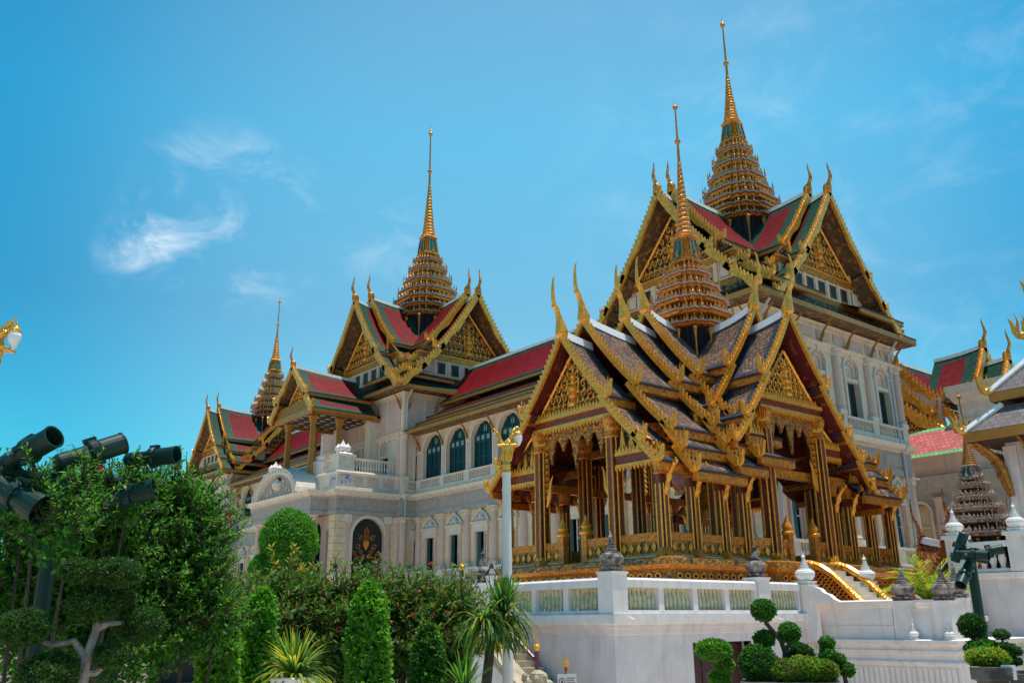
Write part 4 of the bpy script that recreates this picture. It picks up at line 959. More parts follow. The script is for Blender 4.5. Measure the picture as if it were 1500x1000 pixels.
td = MB(); td.box(XT-.42, XT-.34, 20.0, 22.6, GZ, .98, 'maroon')
for k in range(4):
    y = 20.08+k*.63; td.box(XT-.34, XT-.32, y, y+.56, GZ+.1, .2, 'maroon'); td.box(XT-.34, XT-.32, y, y+.56, .28, .9, 'maroon')
put('door', td, ter)
def pagoda(mb, x, y, z, s, m):
    mb.box(x-.22*s, x+.22*s, y-.22*s, y+.22*s, z, z+.06*s, m); mb.box(x-.26*s, x+.26*s, y-.26*s, y+.26*s, z+.06*s, z+.12*s, m)
    pr = [(.2, .12), (.27, .2), (.335, .3), (.34, .38), (.30, .46), (.22, .5)]
    z0, r = .5, .22
    for k in range(5): pr += [(r, z0), (r*.98, z0+.035), (r*.62, z0+.05), (r*.6, z0+.075)]; z0 += .08; r *= .76
    pr += [(.06, z0), (.075, z0+.04), (.03, z0+.09), (.01, z0+.2)]
    mb.lathe(x, y, [(a*s, z+b*s) for a, b in pr], m, 14)
def trail(xa, ya, xb, yb, n, z=1.735, h=.915, cap='whitecap', bal='celadon'):
    a, b = Vector((xa, ya)), Vector((xb, yb)); d = b-a; L = d.length; an = math.atan2(d.y, d.x)
    m = MB(); pw = .2
    m.box(0, L, -.17, .17, 0, .1, 'white')
    rr = [(-.21, h-.24), (-.21, h-.05), (-.15, h), (.15, h), (.21, h-.05), (.21, h-.24)]
    m.prism([(0, y, q) for y, q in rr], (L, 0, 0), 'white'); m.box(0, L, -.14, .14, h+.001, h+.012, cap)
    for k in range(n+1):
        x = k*L/n; m.box(max(0, x-pw/2), min(L, x+pw/2), -.18, .18, .1, h-.24, 'white')
    o = put('balustrade', m, ter, (xa, ya, z), an)
    q = MB(); w_ = L/n-pw
    for k in range(n):
        nb = max(3, int(w_/.155))
        for j in range(nb):
            q.lathe(k*L/n+pw/2+(j+.5)*w_/nb, .0, [(.05, .1), (.045, .14), (.075, .24), (.078, .34), (.05, .5), (.045, .56), (.06, h-.24)], bal, 8)
    put('baluster_row', q, o, (0, 0, 0), world=False)
def post(x, y, z0, z1, r, fin, s=1.):
    p = MB(); p.box(x-r, x+r, y-r, y+r, z0, z1-.06, 'white'); p.box(x-r-.03, x+r+.03, y-r-.03, y+r+.03, z1-.06, z1, 'white'); o = put('post', p, ter)
    f = MB(); pagoda(f, x, y, z1, s, fin); put('pagoda_finial', f, o); return o
trail(-21.4, YT+.14, XT-.42, YT+.14, 3); trail(XT-.14, YT+.4, XT-.14, 23.0, 4); trail(XT-.14, 23.6, XT-.14, 25.2, 1)
post(XT-.14, YT+.14, 1.735, 2.8, .27, 'weathered', .95); post(XT-.14, 23.3, 1.735, 2.78, .27, 'weathered', .95)
post(XT+.1, 25.5, .9, 2.6, .24, 'whitecap', .92); post(XT+.1, 29.1, .9, 2.66, .24, 'whitecap', .92)
post(-22.9, YT+.3, 1.735, 2.72, .27, 'weathered', .95)
lw = MB(); lw.box(-22.6, -21.4, YT+.05, YT+.25, 1.735, 2.35, 'white'); lw.box(-22.6, -21.4, YT, YT+.3, 2.35, 2.42, 'whitecap'); put('parapet', lw, ter)
for (y, sg) in ((25.5, 1), (29.1, 1)):   # scrolled flank beside the white newels
    f = MB(); pts = [(0, 0), (.95, 0), (.75, .12), (.6, .3), (.42, .38), (.3, .55), (.12, .62), (0, .62)]
    f.prism([(XT+.34+a, y-.12, 2.05+b*.75) for a, b in pts], (0, .24, 0), 'white'); put('flank', f, ter)
# landing block with stairs on the right
lb = MB()
lb.sweep([(XT+.01, 26.0), (-14.35, 26.0), (-14.35, 31.6), (XT, 31.6)], [(0, .97), (0, 1.3), (.03, 1.32), (.03, 1.36), (0, 1.38), (0, 1.86), (.05, 1.9), (.05, 1.98), (.12, 2.0), (.12, 2.06), (.05, 2.1), (-.25, 2.1)], 'white', ms=['white']*10+['whitecap'])
lb.box(XT-.01, -14.55, 26.2, 31.4, 1.2, 2.03, 'pale')
put('landing_wall', lb, ter)
lp = MB()
prof = [(.0, GZ), (.0, .3), (.06, .32), (.06, .38), (-.04, .45), (-.04, .56), (.05, .6), (.05, .68), (-.02, .72), (-.02, .8), (.1, .86), (.1, .96), (0, .985), (-.6, .985)]
lp.sweep([(XT+.01, 25.88), (-12.55, 25.88), (-12.55, 33.5)], prof, 'white', ms=['white']*12+['whitecap']); lp.box(XT, -12.9, 26.3, 33.5, .6, .975, 'pale')
for k in range(26): lp.box(XT+.25+k*.165, XT+.36+k*.165, 25.84, 25.885, GZ, .22, 'white')
put('lower_plinth', lp, ter)
post(-14.05, 26.25, .985, 2.06, .27, 'weathered', .95); post(-12.86, 26.25, .985, 2.04, .25, 'weathered', .92); post(-13.6, 28.6, .985, 2.15, .25, 'weathered', .95)
pr = MB(); pr.box(-13.78, -13.11, 26.2, 26.4, .985, 1.78, 'white'); pr.box(-13.78, -13.11, 26.12, 26.48, 1.78, 1.84, 'whitecap'); pr.box(-13.78, -13.11, 26.2, 26.35, 2.0, 2.08, 'white'); put('parapet', pr, ter)
for x in (-13.75, -12.72):
    f = MB(); pagoda(f, x, 25.95, .985, .42, 'whitecap'); put('small_finial', f, ter)
# gilded curved stair rails with lattice
M['lattice'] = M['pavgold']
gs = thing('stair', 'pair of curved gilded stair rails with dark lattice running down from the pavilion', 'stair rails', (-16.6, 28, 1.73))
for y in (27.25, 28.95):
    cv = [(-18.0, 3.42), (-17.75, 3.42), (-17.3, 3.28), (-16.9, 3.02), (-16.5, 2.65), (-16.1, 2.26), (-15.7, 1.92), (-15.3, 1.62)]
    m = MB()
    def cz(x):
        for (a, za), (b, zb) in zip(cv, cv[1:]):
            if a <= x <= b: return za+(zb-za)*(x-a)/(b-a)
        return cv[-1][1]
    fine = [(cv[0][0]+(cv[-1][0]-cv[0][0])*k/24) for k in range(25)]
    m.loft([[(x, y-.12, cz(x)-.2), (x, y-.15, cz(x)-.02), (x, y-.06, cz(x)+.05), (x, y+.06, cz(x)+.05), (x, y+.15, cz(x)-.02), (x, y+.12, cz(x)-.2)] for x in fine], 'pavgoldb')
    for k in range(48):
        x = cv[0][0]+(cv[-1][0]-cv[0][0])*(k+.5)/48; m.ball((x, y-.13, cz(x)-.1), .035, 'pavgoldb', 6, 4)
    o = put('handrail', m, gs)
    la = MB(); st_ = .19
    for k in range(-22, 26):   # two families of diagonal bars clipped under the rail
        for sg in (-1, 1):
            x0_ = -18+k*st_; seg = []
            for q in range(40):
                x = x0_+q*.05; z = 1.74+q*.05 if sg > 0 else 3.5-q*.05
                if -17.98 < x < -15.4 and 1.74 < z < cz(x)-.18: seg.append((x, y+sg*.012, z))
            if len(seg) > 1: la.tube([seg[0], seg[-1]], .032, 'lattice', 4)
    put('lattice', la, o)
    dk = MB(); dk.prism([(x, y+.06, cz(x)-.19) for x in fine]+[(-15.35, y+.06, 1.74), (-18, y+.06, 1.74)], (0, .03, 0), 'darkwood'); put('backing', dk, o)
sp_ = MB()
for k in range(9): sp_.box(-17.9+k*.26, -17.9+(k+1)*.26, 27.4, 28.8, 1.73, 3.3-k*.18, 'pale')
put('steps', sp_, gs)
# stair in front of the terrace, with maroon handrail
ls = thing('stair', 'beige stone stair with a sloping banister climbing beside the white terrace wall', 'stairs', (-19.8, 16, GZ))
m = MB(); n = 15
for k in range(n):
    x = -18.1-k*.24; m.box(-22.4, x, 15.15, 16.85, GZ+k*.169, GZ+(k+1)*.169-.002, 'beigestone')
put('steps', m, ls)
m = MB(); sl_ = .169/.24
A, B = (-17.7, GZ+.55), (-21.4, GZ+.55+3.7*sl_)
m.prism([(A[0], 14.75, GZ), (A[0], 14.75, A[1]), (B[0], 14.75, B[1]), (-22.4, 14.75, B[1]), (-22.4, 14.75, GZ)], (0, .38, 0), 'white', 'beigestone')
m.prism([(A[0], 14.68, A[1]), (A[0], 14.68, A[1]+.14), (B[0], 14.68, B[1]+.14), (B[0], 14.68, B[1])], (0, .52, 0), 'beigestone')
m.prism([(A[0], 14.72, A[1]-.16), (A[0], 14.72, A[1]-.06), (B[0], 14.72, B[1]-.06), (B[0], 14.72, B[1]-.16)], (0, .03, 0), 'beigestone')
put('banister', m, ls)
hr = thing('handrail', 'maroon metal handrail with gold knobs on the stair beside the terrace', 'handrail', (-19.8, 15.6, GZ))
for x, zt in ((-18.35, .85), (-21.65, 3.0)):
    m = MB(); m.tube([(x, 15.6, zt-1.6), (x, 15.6, zt)], .055, 'maroonbright', 8); o = put('post', m, hr)
    m = MB(); m.lathe(x, 15.6, [(.05, zt), (.085, zt+.06), (.09, zt+.12), (.05, zt+.18), (.045, zt+.2), (.03, zt+.26), (.01, zt+.34)], 'goldbright', 8); put('knob', m, o)
m = MB(); m.tube([(-18.35, 15.6, .6), (-21.65, 15.6, 2.8)], .05, 'maroonbright', 8); put('rail', m, hr)
# ---------------------------------------------------------------- right-hand side
rt = thing('terrace', 'white terrace wall with fat white balusters and a keyhole arch at the right edge', 'terrace', (-8, 31, GZ))
m = MB(); T = Tz(-14.9, 31.0); m.T = T
facade(m, 12, GZ, 2.95, [(2.62, 5.4, GZ, 1.75, 1.0)], 'shadewhite', .6)
m.sweep([(0, .6), (0, 0), (12, 0)], [(0, 2.75), (.1, 2.8), (.12, 2.95), (-.3, 2.97)], 'white')
m.box(0, 12, .6, 3, 2.6, 2.94, 'pale'); m.box(-.0, .02, .0, 3, GZ, 2.7, 'shadewhite'); m.box(2.5, 5.6, .62, .7, GZ, 1.9, 'beigestone')
put('wall', m, rt)
m = MB(); m.T = T @ Matrix.Translation((4.01, 0, 0)); arch_molding(m, 2.78, GZ+1.5, 1.75, 1.0, 'white', .18, .1); put('arch_molding', m, rt)
m = MB(); m.T = T; m.box(.3, 12, -.02, .3, 2.97, 3.08, 'white'); m.box(.3, 12, -.06, .34, 3.78, 3.95, 'whitecap')
for x in (.35, 2.35, 5.2, 8): m.box(x-.28, x+.28, -.1, .38, 2.97, 4.1, 'white'); m.box(x-.36, x+.36, -.18, .46, 4.1, 4.22, 'whitecap')
o = put('balustrade', m, rt)
m = MB(); m.T = T
for k in range(36):
    x = .85+k*.3
    if min(abs(x-q) for q in (2.35, 5.2, 8)) > .35: m.lathe(x, .14, [(.1, 3.08), (.07, 3.16), (.12, 3.34), (.125, 3.42), (.06, 3.62), (.09, 3.78)], 'white', 8)
put('baluster_row', m, o)
for x in (.35, 2.35, 5.2):
    m = MB(); m.T = T; pagoda(m, x, .14, 4.22, .85, 'whitecap'); put('pagoda_finial', m, rt)
m = MB(); m.T = Tz(-15.9, 30.3); m.box(0, 2.1, 0, .3, .6, 1.5, 'shadewhite'); m.sweep([(0, .3), (0, 0), (2.1, 0), (2.1, .3)], [(0, 1.4), (.15, 1.48), (.15, 1.6), (0, 1.62)], 'white'); m.box(.1, 2.0, .02, .28, 1.62, 1.72, 'white'); m.box(.1, 2.0, -.03, .33, 2.2, 2.42, 'whitecap'); m.box(1.8, 2.0, .02, .28, 1.72, 2.2, 'white')
for k in range(11): m.lathe(.2+k*.15, .15, [(.05, 1.72), (.075, 1.86), (.05, 2.1), (.06, 2.2)], 'celadon', 7)
put('side_balustrade', m, rt)
# hall corner with stepped tile roof and carved brackets at the right edge
M['greyroof'] = mat('grey_brown_tile', (.17, .135, .13), .55, var=.2, uvtile=(.3, .26, .08))
hall = thing('hall', 'white hall with stepped grey-brown roof and carved brackets, at the right edge', 'hall', (-7, 40, GZ))
m = MB(); m.prism([(-14.4, 36.0, GZ), (-2, 36.0, GZ), (-2, 50, GZ), (-14.4, 50, GZ)], (0, 0, 9.2), 'shadewhite'); m.box(-14.48, -14.0, 35.92, 36.4, GZ, 7.8, 'white'); m.box(-13.7, -13.6, 35.93, 36.0, GZ, 7.8, 'pale'); put('wall', m, hall)
def hip(x0, y0, x1, y1, z0, inx, z1):
    m = MB(); c0 = [(x0, y0), (x1, y0), (x1, y1), (x0, y1)]; c1 = [(x0+inx, y0+inx), (x1-inx, y0+inx), (x1-inx, y1-inx), (x0+inx, y1-inx)]; s_ = math.hypot(inx, z1-z0)
    for k in range(4):
        a, b, c, d = c0[k], c0[(k+1) % 4], c1[(k+1) % 4], c1[k]; l = math.dist(a, b)
        m.poly([(*a, z0), (*b, z0), (*c, z1), (*d, z1)], 'greyroof', [(0, 0), (l, 0), (l-inx, s_), (inx, s_)])
    m.sweep(c0, [(-.02, z0-.38), (.02, z0-.36), (.03, z0-.02), (-.1, z0-.015)], 'goldtrim', closed=True)
    m.poly([(*p, z0-.37) for p in c0[::-1]], 'darkwood')
    o = put('roof', m, hall); r = MB()
    for k in range(4): r = MB(); r.tube([(*c0[k], z0+.03), (*c1[k], z1+.06)], .13, 'whiteridge', 6); put('ridge', r, o)
    f = MB(); f.T = Tz(x0, y0, 0, R(-45)); hang_hong(f, 0, 0, z0+.1, -1, .75, 'goldbright', .2, 4); put('naga_finial', f, o)
hip(-15.25, 34.6, 0, 51, 8.3, 1.1, 9.3); hip(-14.45, 35.5, -1, 50, 9.85, 2.6, 12.6)
hb = MB(); hb.T = Tz(-13.75, 36.1, 0, R(-45))
for (x, y, a) in ((-14.42, 35.98, R(-45)), (-14.42, 37.2, R(-90)), (-13.2, 35.98, 0)):
    for d in (-.16, 0, .16):
        hb = MB(); hb.T = Tz(x, y, 0, a); q = bez([(d, -.05, 5.9), (d*1.1, -.3, 7.1), (d*1.3, -.2, 7.3), (d*1.6, -1.15, 7.95)], 8); hb.tube(q, [.05, .1, .13, .14, .12, .1, .09, .07, .05], 'golddark', 6)
        for k in (2, 4, 6): flame(hb, q[k]+Vector((0, -.12, 0)), .3, .14, (0, 1, 0), 'golddark', .06)
        put('eave_bracket', hb, hall)
gb = MB(); gb.T = Tz(-9.4, 36.0, 0, -PI/2)
hall2 = hall
rf_, ap_ = roof_section(hall, Tz(-10.2, 44, 0, -PI/2), 2.0, 6.6, 6.6, [(0, 16.6, 2.4, 13.6), (2.1, 13.3, 3.2, 12.3)], 0, ('greyroof', 'greyroof', .3, .3), dict(PV, soffit='darkwood'), .3, cf=1.3, hh=1.15, tooth=(.4, .34), bw=(.3, .16), th=.22, prongs=3)
# palace side wing far right, seen past the corner tower
wing = thing('palace_wing', 'stone wing coloured shade-grey with red and green stepped gables behind the corner of the palace', 'building', (-29, 68, GZ))
m = MB(); m.T = Tz(-34, 64.0); facade(m, 16, GZ, 11.2, [(1.2, 2.6, 5, 9.4, .7), (4.2, 5.6, 5, 9.4, .7)], 'grey', .5); m.sweep([(0, 0), (16, 0)], [(0, 9.9), (.3, 10.1), (.6, 11.0), (.7, 11.2), (0, 11.3)], 'grey'); m.box(-.5, 16, -.2, 3, 11.3, 12.7, 'pale')  # grey wall colour stands for the shade lying on the wing
m.box(-.5, 16, -.3, 3.1, 12.7, 12.9, 'pale')
put('wall', m, wing)
m = MB(); m.T = Tz(-34, 64.0)
for x in (1.9, 4.9): m.T = Tz(-34+x, 64.0); arch_molding(m, 1.4, 5, 9.4, .7, 'pale', .2, .12); m.poly([(-.7, .45, 5), (.7, .45, 5), (.7, .45, 9.4), (-.7, .45, 9.4)], 'cream'); m.box(-.7, .7, .3, .4, 7.6, 7.8, 'pale'); m.lathe(0, .3, [(.01, 6.3), (.45, 6.3), (.45, 6.5), (.01, 6.5)], 'black', 10)
for x in (.3, 3.4, 6.5): m.T = Tz(-34+x, 64); m.lathe(0, -.1, [(.35, 4), (.33, 9.2), (.45, 9.7)], 'pink', 12)
put('niche', m, wing)
m = MB(); m.box(-28.2, -19, 63.7, 72, 12.9, 16.6, 'pale'); m.sweep([(-28.2, 72), (-28.2, 63.7), (-19, 63.7)], [(0, 16.0), (.15, 16.05), (.3, 16.4), (.5, 16.7), (.55, 17.3), (0, 17.4)], 'pale'); m.sweep([(-28.2, 72), (-28.2, 63.7), (-19, 63.7)], [(0, 14.6), (.12, 14.7), (.12, 14.9), (0, 14.95)], 'pale')
for x in (-27.2, -25.0, -22.8): m.box(x-.35, x+.35, 63.5, 63.72, 12.9, 14.6, 'pink')
m.box(-28.1, -19, 63.8, 72, 16.6, 17.38, 'pale')
put('block', m, wing)
m = MB(); m.sheet(lambda a, b: ((-34.2+7.4*a, 60.9+2.2*b, 12.2+2.3*b), (5.6*a, 2.5*b)), 12, 8, lambda a, b: 'lighttile' if (b < .12 or b > .82) else 'salmontile'); put('roof', m, wing)
wk = dict(cf=1.6, hh=1.0, wave=.4, tooth=(.42, .3), bw=(.4, .16), th=.25)
WT = [(0, 20.9, 3.3, 17.0), (3.0, 16.7, 4.6, 15.3)]
roof_section(wing, Tz(-33.5, 70, 0, -PI/2), -2, 4.6, 8, WT, -.1, STY, PAL, .6, **wk); roof_section(wing, Tz(-33.7, 70, 0, -PI/2), 4, 5.6, 8, WT, -1.1, STY, PAL, .6, **wk); roof_section(wing, Tz(-33.2, 70, 0, -PI/2), 4.5, 6.6, 8, [(0, 17.9, 4.4, 14.2)], -.4, STY, PAL, .4, **dict(wk, cf=.5))
m = MB(); m.T = Tz(-33.2, 70, 0, -PI/2); tympanum(m, 5.8, 17.4, 3.6, 14.6, 'goldmix', 'goldbright', False, 1.0); m.box(4.5, 5.0, -3.2, 3.2, 15, 17.0, 'shadewhite'); m.prism([(4.4, -3.0, 17), (4.4, 3.0, 17), (4.4, 0, 20.3)], (.4, 0, 0), 'shadewhite'); put('gable', m, wing)
roof_section(wing, Tz(-33.7, 70, 0, 0), 1.5, 5.3, 7.0, [(0, 21.3, 3.4, 17.2)], 0, STY, PAL, .7, **wk); roof_section(wing, Tz(-33.7, 70, 0, 0), 5.0, 6.9, 8.5, [(0, 20.0, 2.8, 16.6)], 0, STY, PAL, .5, **wk)
# small jewelled shrine with a needle spire
M['shrine'] = mat('white_red_mosaic', (.62, .54, .42), .4, .1, var=.4, scale=12, col2=(.24, .08, .04), c2scale=12, c2lo=.49, c2hi=.57); M['orangered'] = mat('orange_red_glass', (.30, .07, .02), .35, .3, var=.4, scale=9, col2=(.5, .28, .05), c2scale=8, c2lo=.5, c2hi=.6)
shr = thing('shrine', 'small red and white mosaic shrine with a thin gold needle spire beside the white balusters', 'shrine', (-17.3, 40, GZ))
SH = dict(PAL, gold='orangered', gold2='orangered', cf='orangered', ridge='whiteridge', fascia='orangered', golddk='orangered')
spire(shr, -17.6, 40, [(4.9, 1.55), (5.45, 1.35), (5.95, 1.1), (6.45, .82), (6.95, .62)], 7.3, .42, 7.9, .3, 9.6, 11.25, SH, ('greyrim', 'darkwood', 'shrine', 'shrine', 'goldtrim'), (2.9, 1.5), .5)
m = MB(); m.box(-19.3, -15.9, 38.3, 41.7, GZ, 3.0, 'shrine'); put('base', m, shr)
for ang, L in ((-PI/2, 2.6), (0, 2.6), (PI, 2.6)):
    roof_section(shr, Tz(-17.6, 40, 0, ang), .3, L, L, [(0, 4.6, 1.0, 3.0), (.9, 2.9, 1.35, 2.4)], 0, ('greentile', 'orangered', .1, .1), SH, .35, cf=1.0, hh=.5, tooth=(.2, .22), bw=(.14, .1), th=.12, bigcf=True)
wt = thing('stupa', 'pale stepped prang-like tower with carved bands, far behind the right hall', 'stupa', (-27, 84, GZ))
m = MB()
for k in range(12):
    z = 2+k*1.05; r = 3.6-.2*k; m.loft([redent(r, -29.0, 84, z), redent(r*1.04, -29.0, 84, z+.5), redent(r*.96, -29.0, 84, z+.55), redent(r*.96, -29.0, 84, z+1.04)], 'relief' if k % 2 else 'pale')
m.lathe(-29.0, 84, [(1.2, 14.5), (.9, 16), (.5, 18), (.1, 20)], 'pale', 12); put('tower', m, wt)
# ---------------------------------------------------------------- lamps and floodlights in front
def P(x, y, D):
    a = (x-750)/1303.6; b = -(y-500)/1303.6; d = _R*a+_U*b+_f
    t = D/math.hypot(d.x, d.y); return Vector((d.x*t, d.y*t, d.z*t+1.6))
HR = Vector((math.sin(YW), math.cos(YW), 0)); HF = Vector((-math.cos(YW), math.sin(YW), 0))
M['lampgold'] = mat('lamp_gold', (.80, .42, .06), .28, .6, var=.2, scale=14, bump=.3, bscale=40)
M['milkglass'] = mat('milk_glass', (.82, .80, .80), .25, var=.03, coat=.4)
M['post'] = mat('white_post_paint', (.76, .68, .63), .5, var=.06, scale=4, stain=.2)
FS = Matrix.Scale(.64, 4)
def FB():
    m = MB(); m.T = FS; return m
def bird_lamp(root):   # gilded bird-woman holding a hanging bulb; local: x to the right, z up, origin at the foot of the figure
    b = FB()
    b.lathe(0, 0, [(.10, 0), (.12, .03), (.10, .07), (.115, .13), (.12, .2), (.10, .26), (.085, .3)], 'lampgold', 12)
    b.loft([[(x+rx*math.cos(2*PI*k/10), ry*math.sin(2*PI*k/10), z) for k in range(10)] for x, rx, ry, z in ((0, .09, .09, .28), (.01, .12, .10, .42), (.02, .13, .11, .56), (.03, .15, .12, .68), (.05, .14, .10, .8), (.08, .09, .07, .88), (.10, .05, .05, .93))], 'lampgold')
    for k in range(8):
        a = 2*PI*k/8; b.tube(bez([(.11*math.cos(a), .10*math.sin(a), .3), (.14*math.cos(a)+.01, .12*math.sin(a), .5), (.13*math.cos(a)+.04, .11*math.sin(a), .7)], 5), [.02, .03, .03, .025, .02, .01], 'lampgold', 5)
    b.loft([[(.04+x, y, z) for x, y, z in ((-.30*s, -.1*s, .70+q), (.28*s, -.12*s, .70+q), (.28*s, .12*s, .70+q), (-.30*s, .1*s, .70+q))] for s, q in ((1, 0), (1.02, .03), (.7, .06))], 'lampgold')
    put('figure', b, root, world=False)
    h = FB(); h.tube(bez([(.1, 0, .88), (.14, 0, 1.0), (.18, 0, 1.06)], 5), [.05, .055, .06, .07, .07, .05], 'lampgold', 8)
    h.tube(bez([(.15, 0, 1.05), (.2, 0, 1.18), (.33, 0, 1.24)], 6), [.07, .06, .05, .04, .03, .02, .006], 'lampgold', 6)
    h.tube(bez([(.2, 0, 1.04), (.3, 0, 1.08), (.34, 0, 1.18)], 5), [.04, .04, .03, .02, .015, .01], 'lampgold', 6)
    put('head', h, root, world=False)
    w_ = FB()
    q = [(-.14, .74), (-.22, .9), (-.30, 1.08), (-.36, 1.22), (-.26, 1.16), (-.17, 1.02), (-.08, .84), (-.06, .74)]
    w_.prism([(x, -.03, z) for x, z in q], (0, .06, 0), 'lampgold')
    for k in range(6): t = k/5.; w_.tube([(-.1-.02*k, -.035, .78+.05*k), (-.24-.02*k, -.035, .93+.05*k)], .012, 'lampgold', 4)
    put('wing', w_, root, world=False)
    t = FB(); t.lathe(.33, 0, [(.02, 1.13), (.04, 1.12), (.055, 1.08), (.09, 1.05), (.095, 1.02), (.085, 1.0)], 'lampgold', 10); o = put('lamp_cap', t, root, world=False)
    g = FB(); g.lathe(.33, 0, [(.085, 1.0), (.10, .95), (.095, .88), (.06, .79), (.02, .72), (.004, .71)], 'milkglass', 12); put('bulb', g, o, world=False)
def lamp(label, px, py, D, h0):
    p = P(px, py, D); r = thing('street_lamp', label, 'street lamp', (p.x, p.y, GZ), 'gilded bird lamps', rz=math.atan2(HR.y, HR.x))
    hgt = p.z-GZ
    m = MB(); m.lathe(0, 0, [(.15, 0), (.15, .5), (.11, .6), (.09, .8), (.07, hgt-.03), (.078, hgt-.02), (.078, hgt)], 'post', 16); put('post', m, r, world=False)
    f = bpy.data.objects.new('t', None)
    class _: pass
    n0 = len(bpy.data.objects); before = set(bpy.data.objects)
    bird_lamp(r)
    for o in set(bpy.data.objects)-before:
        if o.parent == r: o.location.z += hgt
    bpy.data.objects.remove(f); return r
lamp('white lamp post with a gilded bird figure holding a bulb, before the terrace', 742, 692, 15, 0)
lamp('gilded bird figure with a hanging white bulb at the left edge', -24, 578, 10, 0)
M['dkgreen'] = mat('dark_green_enamel', (.005, .030, .022), .45, var=.2, spec=.3)
M['lens'] = mat('dark_lens', (.015, .02, .022), .12, var=.1)
M['steel'] = mat('dull_steel', (.3, .3, .3), .35, .8)
def floodlight(label, pos, d, bar, s=1., flare=0., grp='green floodlights on the left frame'):
    d = Vector(d).normalized(); r = thing('floodlight', label, 'floodlight', pos, grp)
    up = Vector((0, 0, 1)); sd = d.cross(up).normalized(); uu = sd.cross(d)
    T = Matrix((( d.x, sd.x, uu.x, 0), (d.y, sd.y, uu.y, 0), (d.z, sd.z, uu.z, 0), (0, 0, 0, 1))) @ Matrix.Rotation(PI/2, 4, 'Y')
    def loc(m): m.T = T; return m
    b = loc(MB()); b.lathe(0, 0, [(a*s, z*s) for a, z in ((.02, -.43), (.10, -.42), (.118, -.38), (.118, -.25), (.112, -.24), (.115, -.02), (.16, .0), (.165, .06), (.15, .09))], 'dkgreen', 20)
    for k in range(12): a = PI*k/11-PI/2; b.box(.118*s*math.cos(a)-.008, .118*s*math.cos(a)+.008, .118*s*math.sin(a)-.01, .118*s*math.sin(a)+.01, -.4*s, -.27*s, 'dkgreen')
    for a in (.4, 1.6, 3.2, 4.4): b.box(.16*s*math.cos(a)-.03*s, .16*s*math.cos(a)+.03*s, .16*s*math.sin(a)-.03*s, .16*s*math.sin(a)+.03*s, -.03*s, .12*s, 'dkgreen')
    put('housing', b, r, world=False)
    h = loc(MB()); rr = .135+flare
    h.lathe(0, 0, [(a*s, z*s) for a, z in ((.125, .09), (.135, .12), (rr, .40), (rr+.008, .41), (rr+.008, .43), (rr-.012, .43), (rr-.02, .25), (.1, .2))], 'dkgreen', 20); put('barrel', h, r, world=False)
    l = loc(MB()); l.lathe(0, 0, [(.002, .24*s), (.07*s, .245*s), (.118*s, .23*s)], 'lens', 16); put('lens', l, r, world=False)
    y = MB(); b_ = Vector(bar)-Vector(pos)
    for sg in (-1, 1):
        a = sd*sg*.135*s+d*-.1*s; e = b_+sd*sg*.1*s; y.tube([a, a.lerp(e, .7), e], .022*s, 'dkgreen', 5)
        y.tube([a*1.0+sd*sg*.03, a-sd*sg*.01], .03*s, 'steel', 8)
    y.tube([b_+sd*.1*s, b_-sd*.1*s], .025*s, 'dkgreen', 5); put('yoke', y, r, world=False)
    return r
fr = thing('floodlight_stand', 'dark green floodlight frame with a long crossbar rising out of the left bush', 'light stand', tuple(P(90, 720, 9.5))[:2]+(GZ,))
b0, b1, bc = P(-30, 686, 9.0), P(205, 706, 9.9), P(88, 700, 9.45)
m = MB(); m.tube([b0, bc, b1], .04, 'dkgreen', 8); put('crossbar', m, fr)
m = MB(); m.tube([Vector((bc.x, bc.y, GZ)), bc], .075, 'dkgreen', 10); m.box(bc.x-.14, bc.x+.14, bc.y-.14, bc.y+.14, bc.z-.12, bc.z-.02, 'dkgreen'); put('post', m, fr)
m = MB(); m.tube([bc+Vector((0, 0, -.5)), b0.lerp(bc, .7)+Vector((0, 0, -.02))], .02, 'dkgreen', 6); m.tube([bc+Vector((0, 0, -.5)), b1.lerp(bc, .7)+Vector((0, 0, -.02))], .02, 'dkgreen', 6); put('brace', m, fr)
def dv(r, u, f): return HR*r+Vector((0, 0, u))+HF*f
floodlight('leftmost green floodlight on the frame, tilted up with its open end facing right', P(40, 662, 9.1), dv(.86, .36, -.34), b0.lerp(bc, .62), .76)
floodlight('green floodlight on top of the frame, seen from behind, tilted up to the right', P(132, 664, 9.5), dv(.52, .34, .5), bc.lerp(b1, .42), .78)
floodlight('green floodlight at the right end of the frame, lying nearly level', P(222, 670, 9.8), dv(.95, .06, -.18), b1, .66)
floodlight('green floodlight hanging under the left end of the frame, aimed down to the right', P(18, 722, 9.0), dv(.82, -.42, -.12), b0.lerp(bc, .3), .8, .03)
floodlight('green floodlight half sunk in the bush below the crossbar', P(180, 727, 9.6), dv(.8, .22, .12), b1.lerp(bc, .3)+Vector((0, 0, -.05)), .7, .02)
fs = P(1437, 940, 13.0); g2 = thing('floodlight_stand', 'black pole carrying four green floodlights behind the right flower tub', 'light stand', (fs.x, fs.y, GZ))
top = P(1421, 815, 13.0)
m = MB(); m.tube([Vector((top.x, top.y, GZ)), Vector((top.x, top.y, top.z+.1))], .06, 'dkgreen', 10); put('pole', m, g2)
c0, c1 = P(1392, 812, 13.0), P(1448, 822, 13.0)
m = MB(); m.tube([c0, c1], .035, 'dkgreen', 8); put('crossbar', m, g2)
GR = 'green floodlights on the right pole'
floodlight('upper left floodlight of the pole by the right terrace, standing nearly upright', P(1405, 802, 12.8), dv(.35, .85, -.2), P(1408, 816, 13), .44, .0, GR)
floodlight('middle floodlight of the pole by the right terrace, barrel aimed at the viewer and right', P(1424, 812, 12.7), dv(.6, -.1, -.6), P(1424, 818, 13), .45, .0, GR)
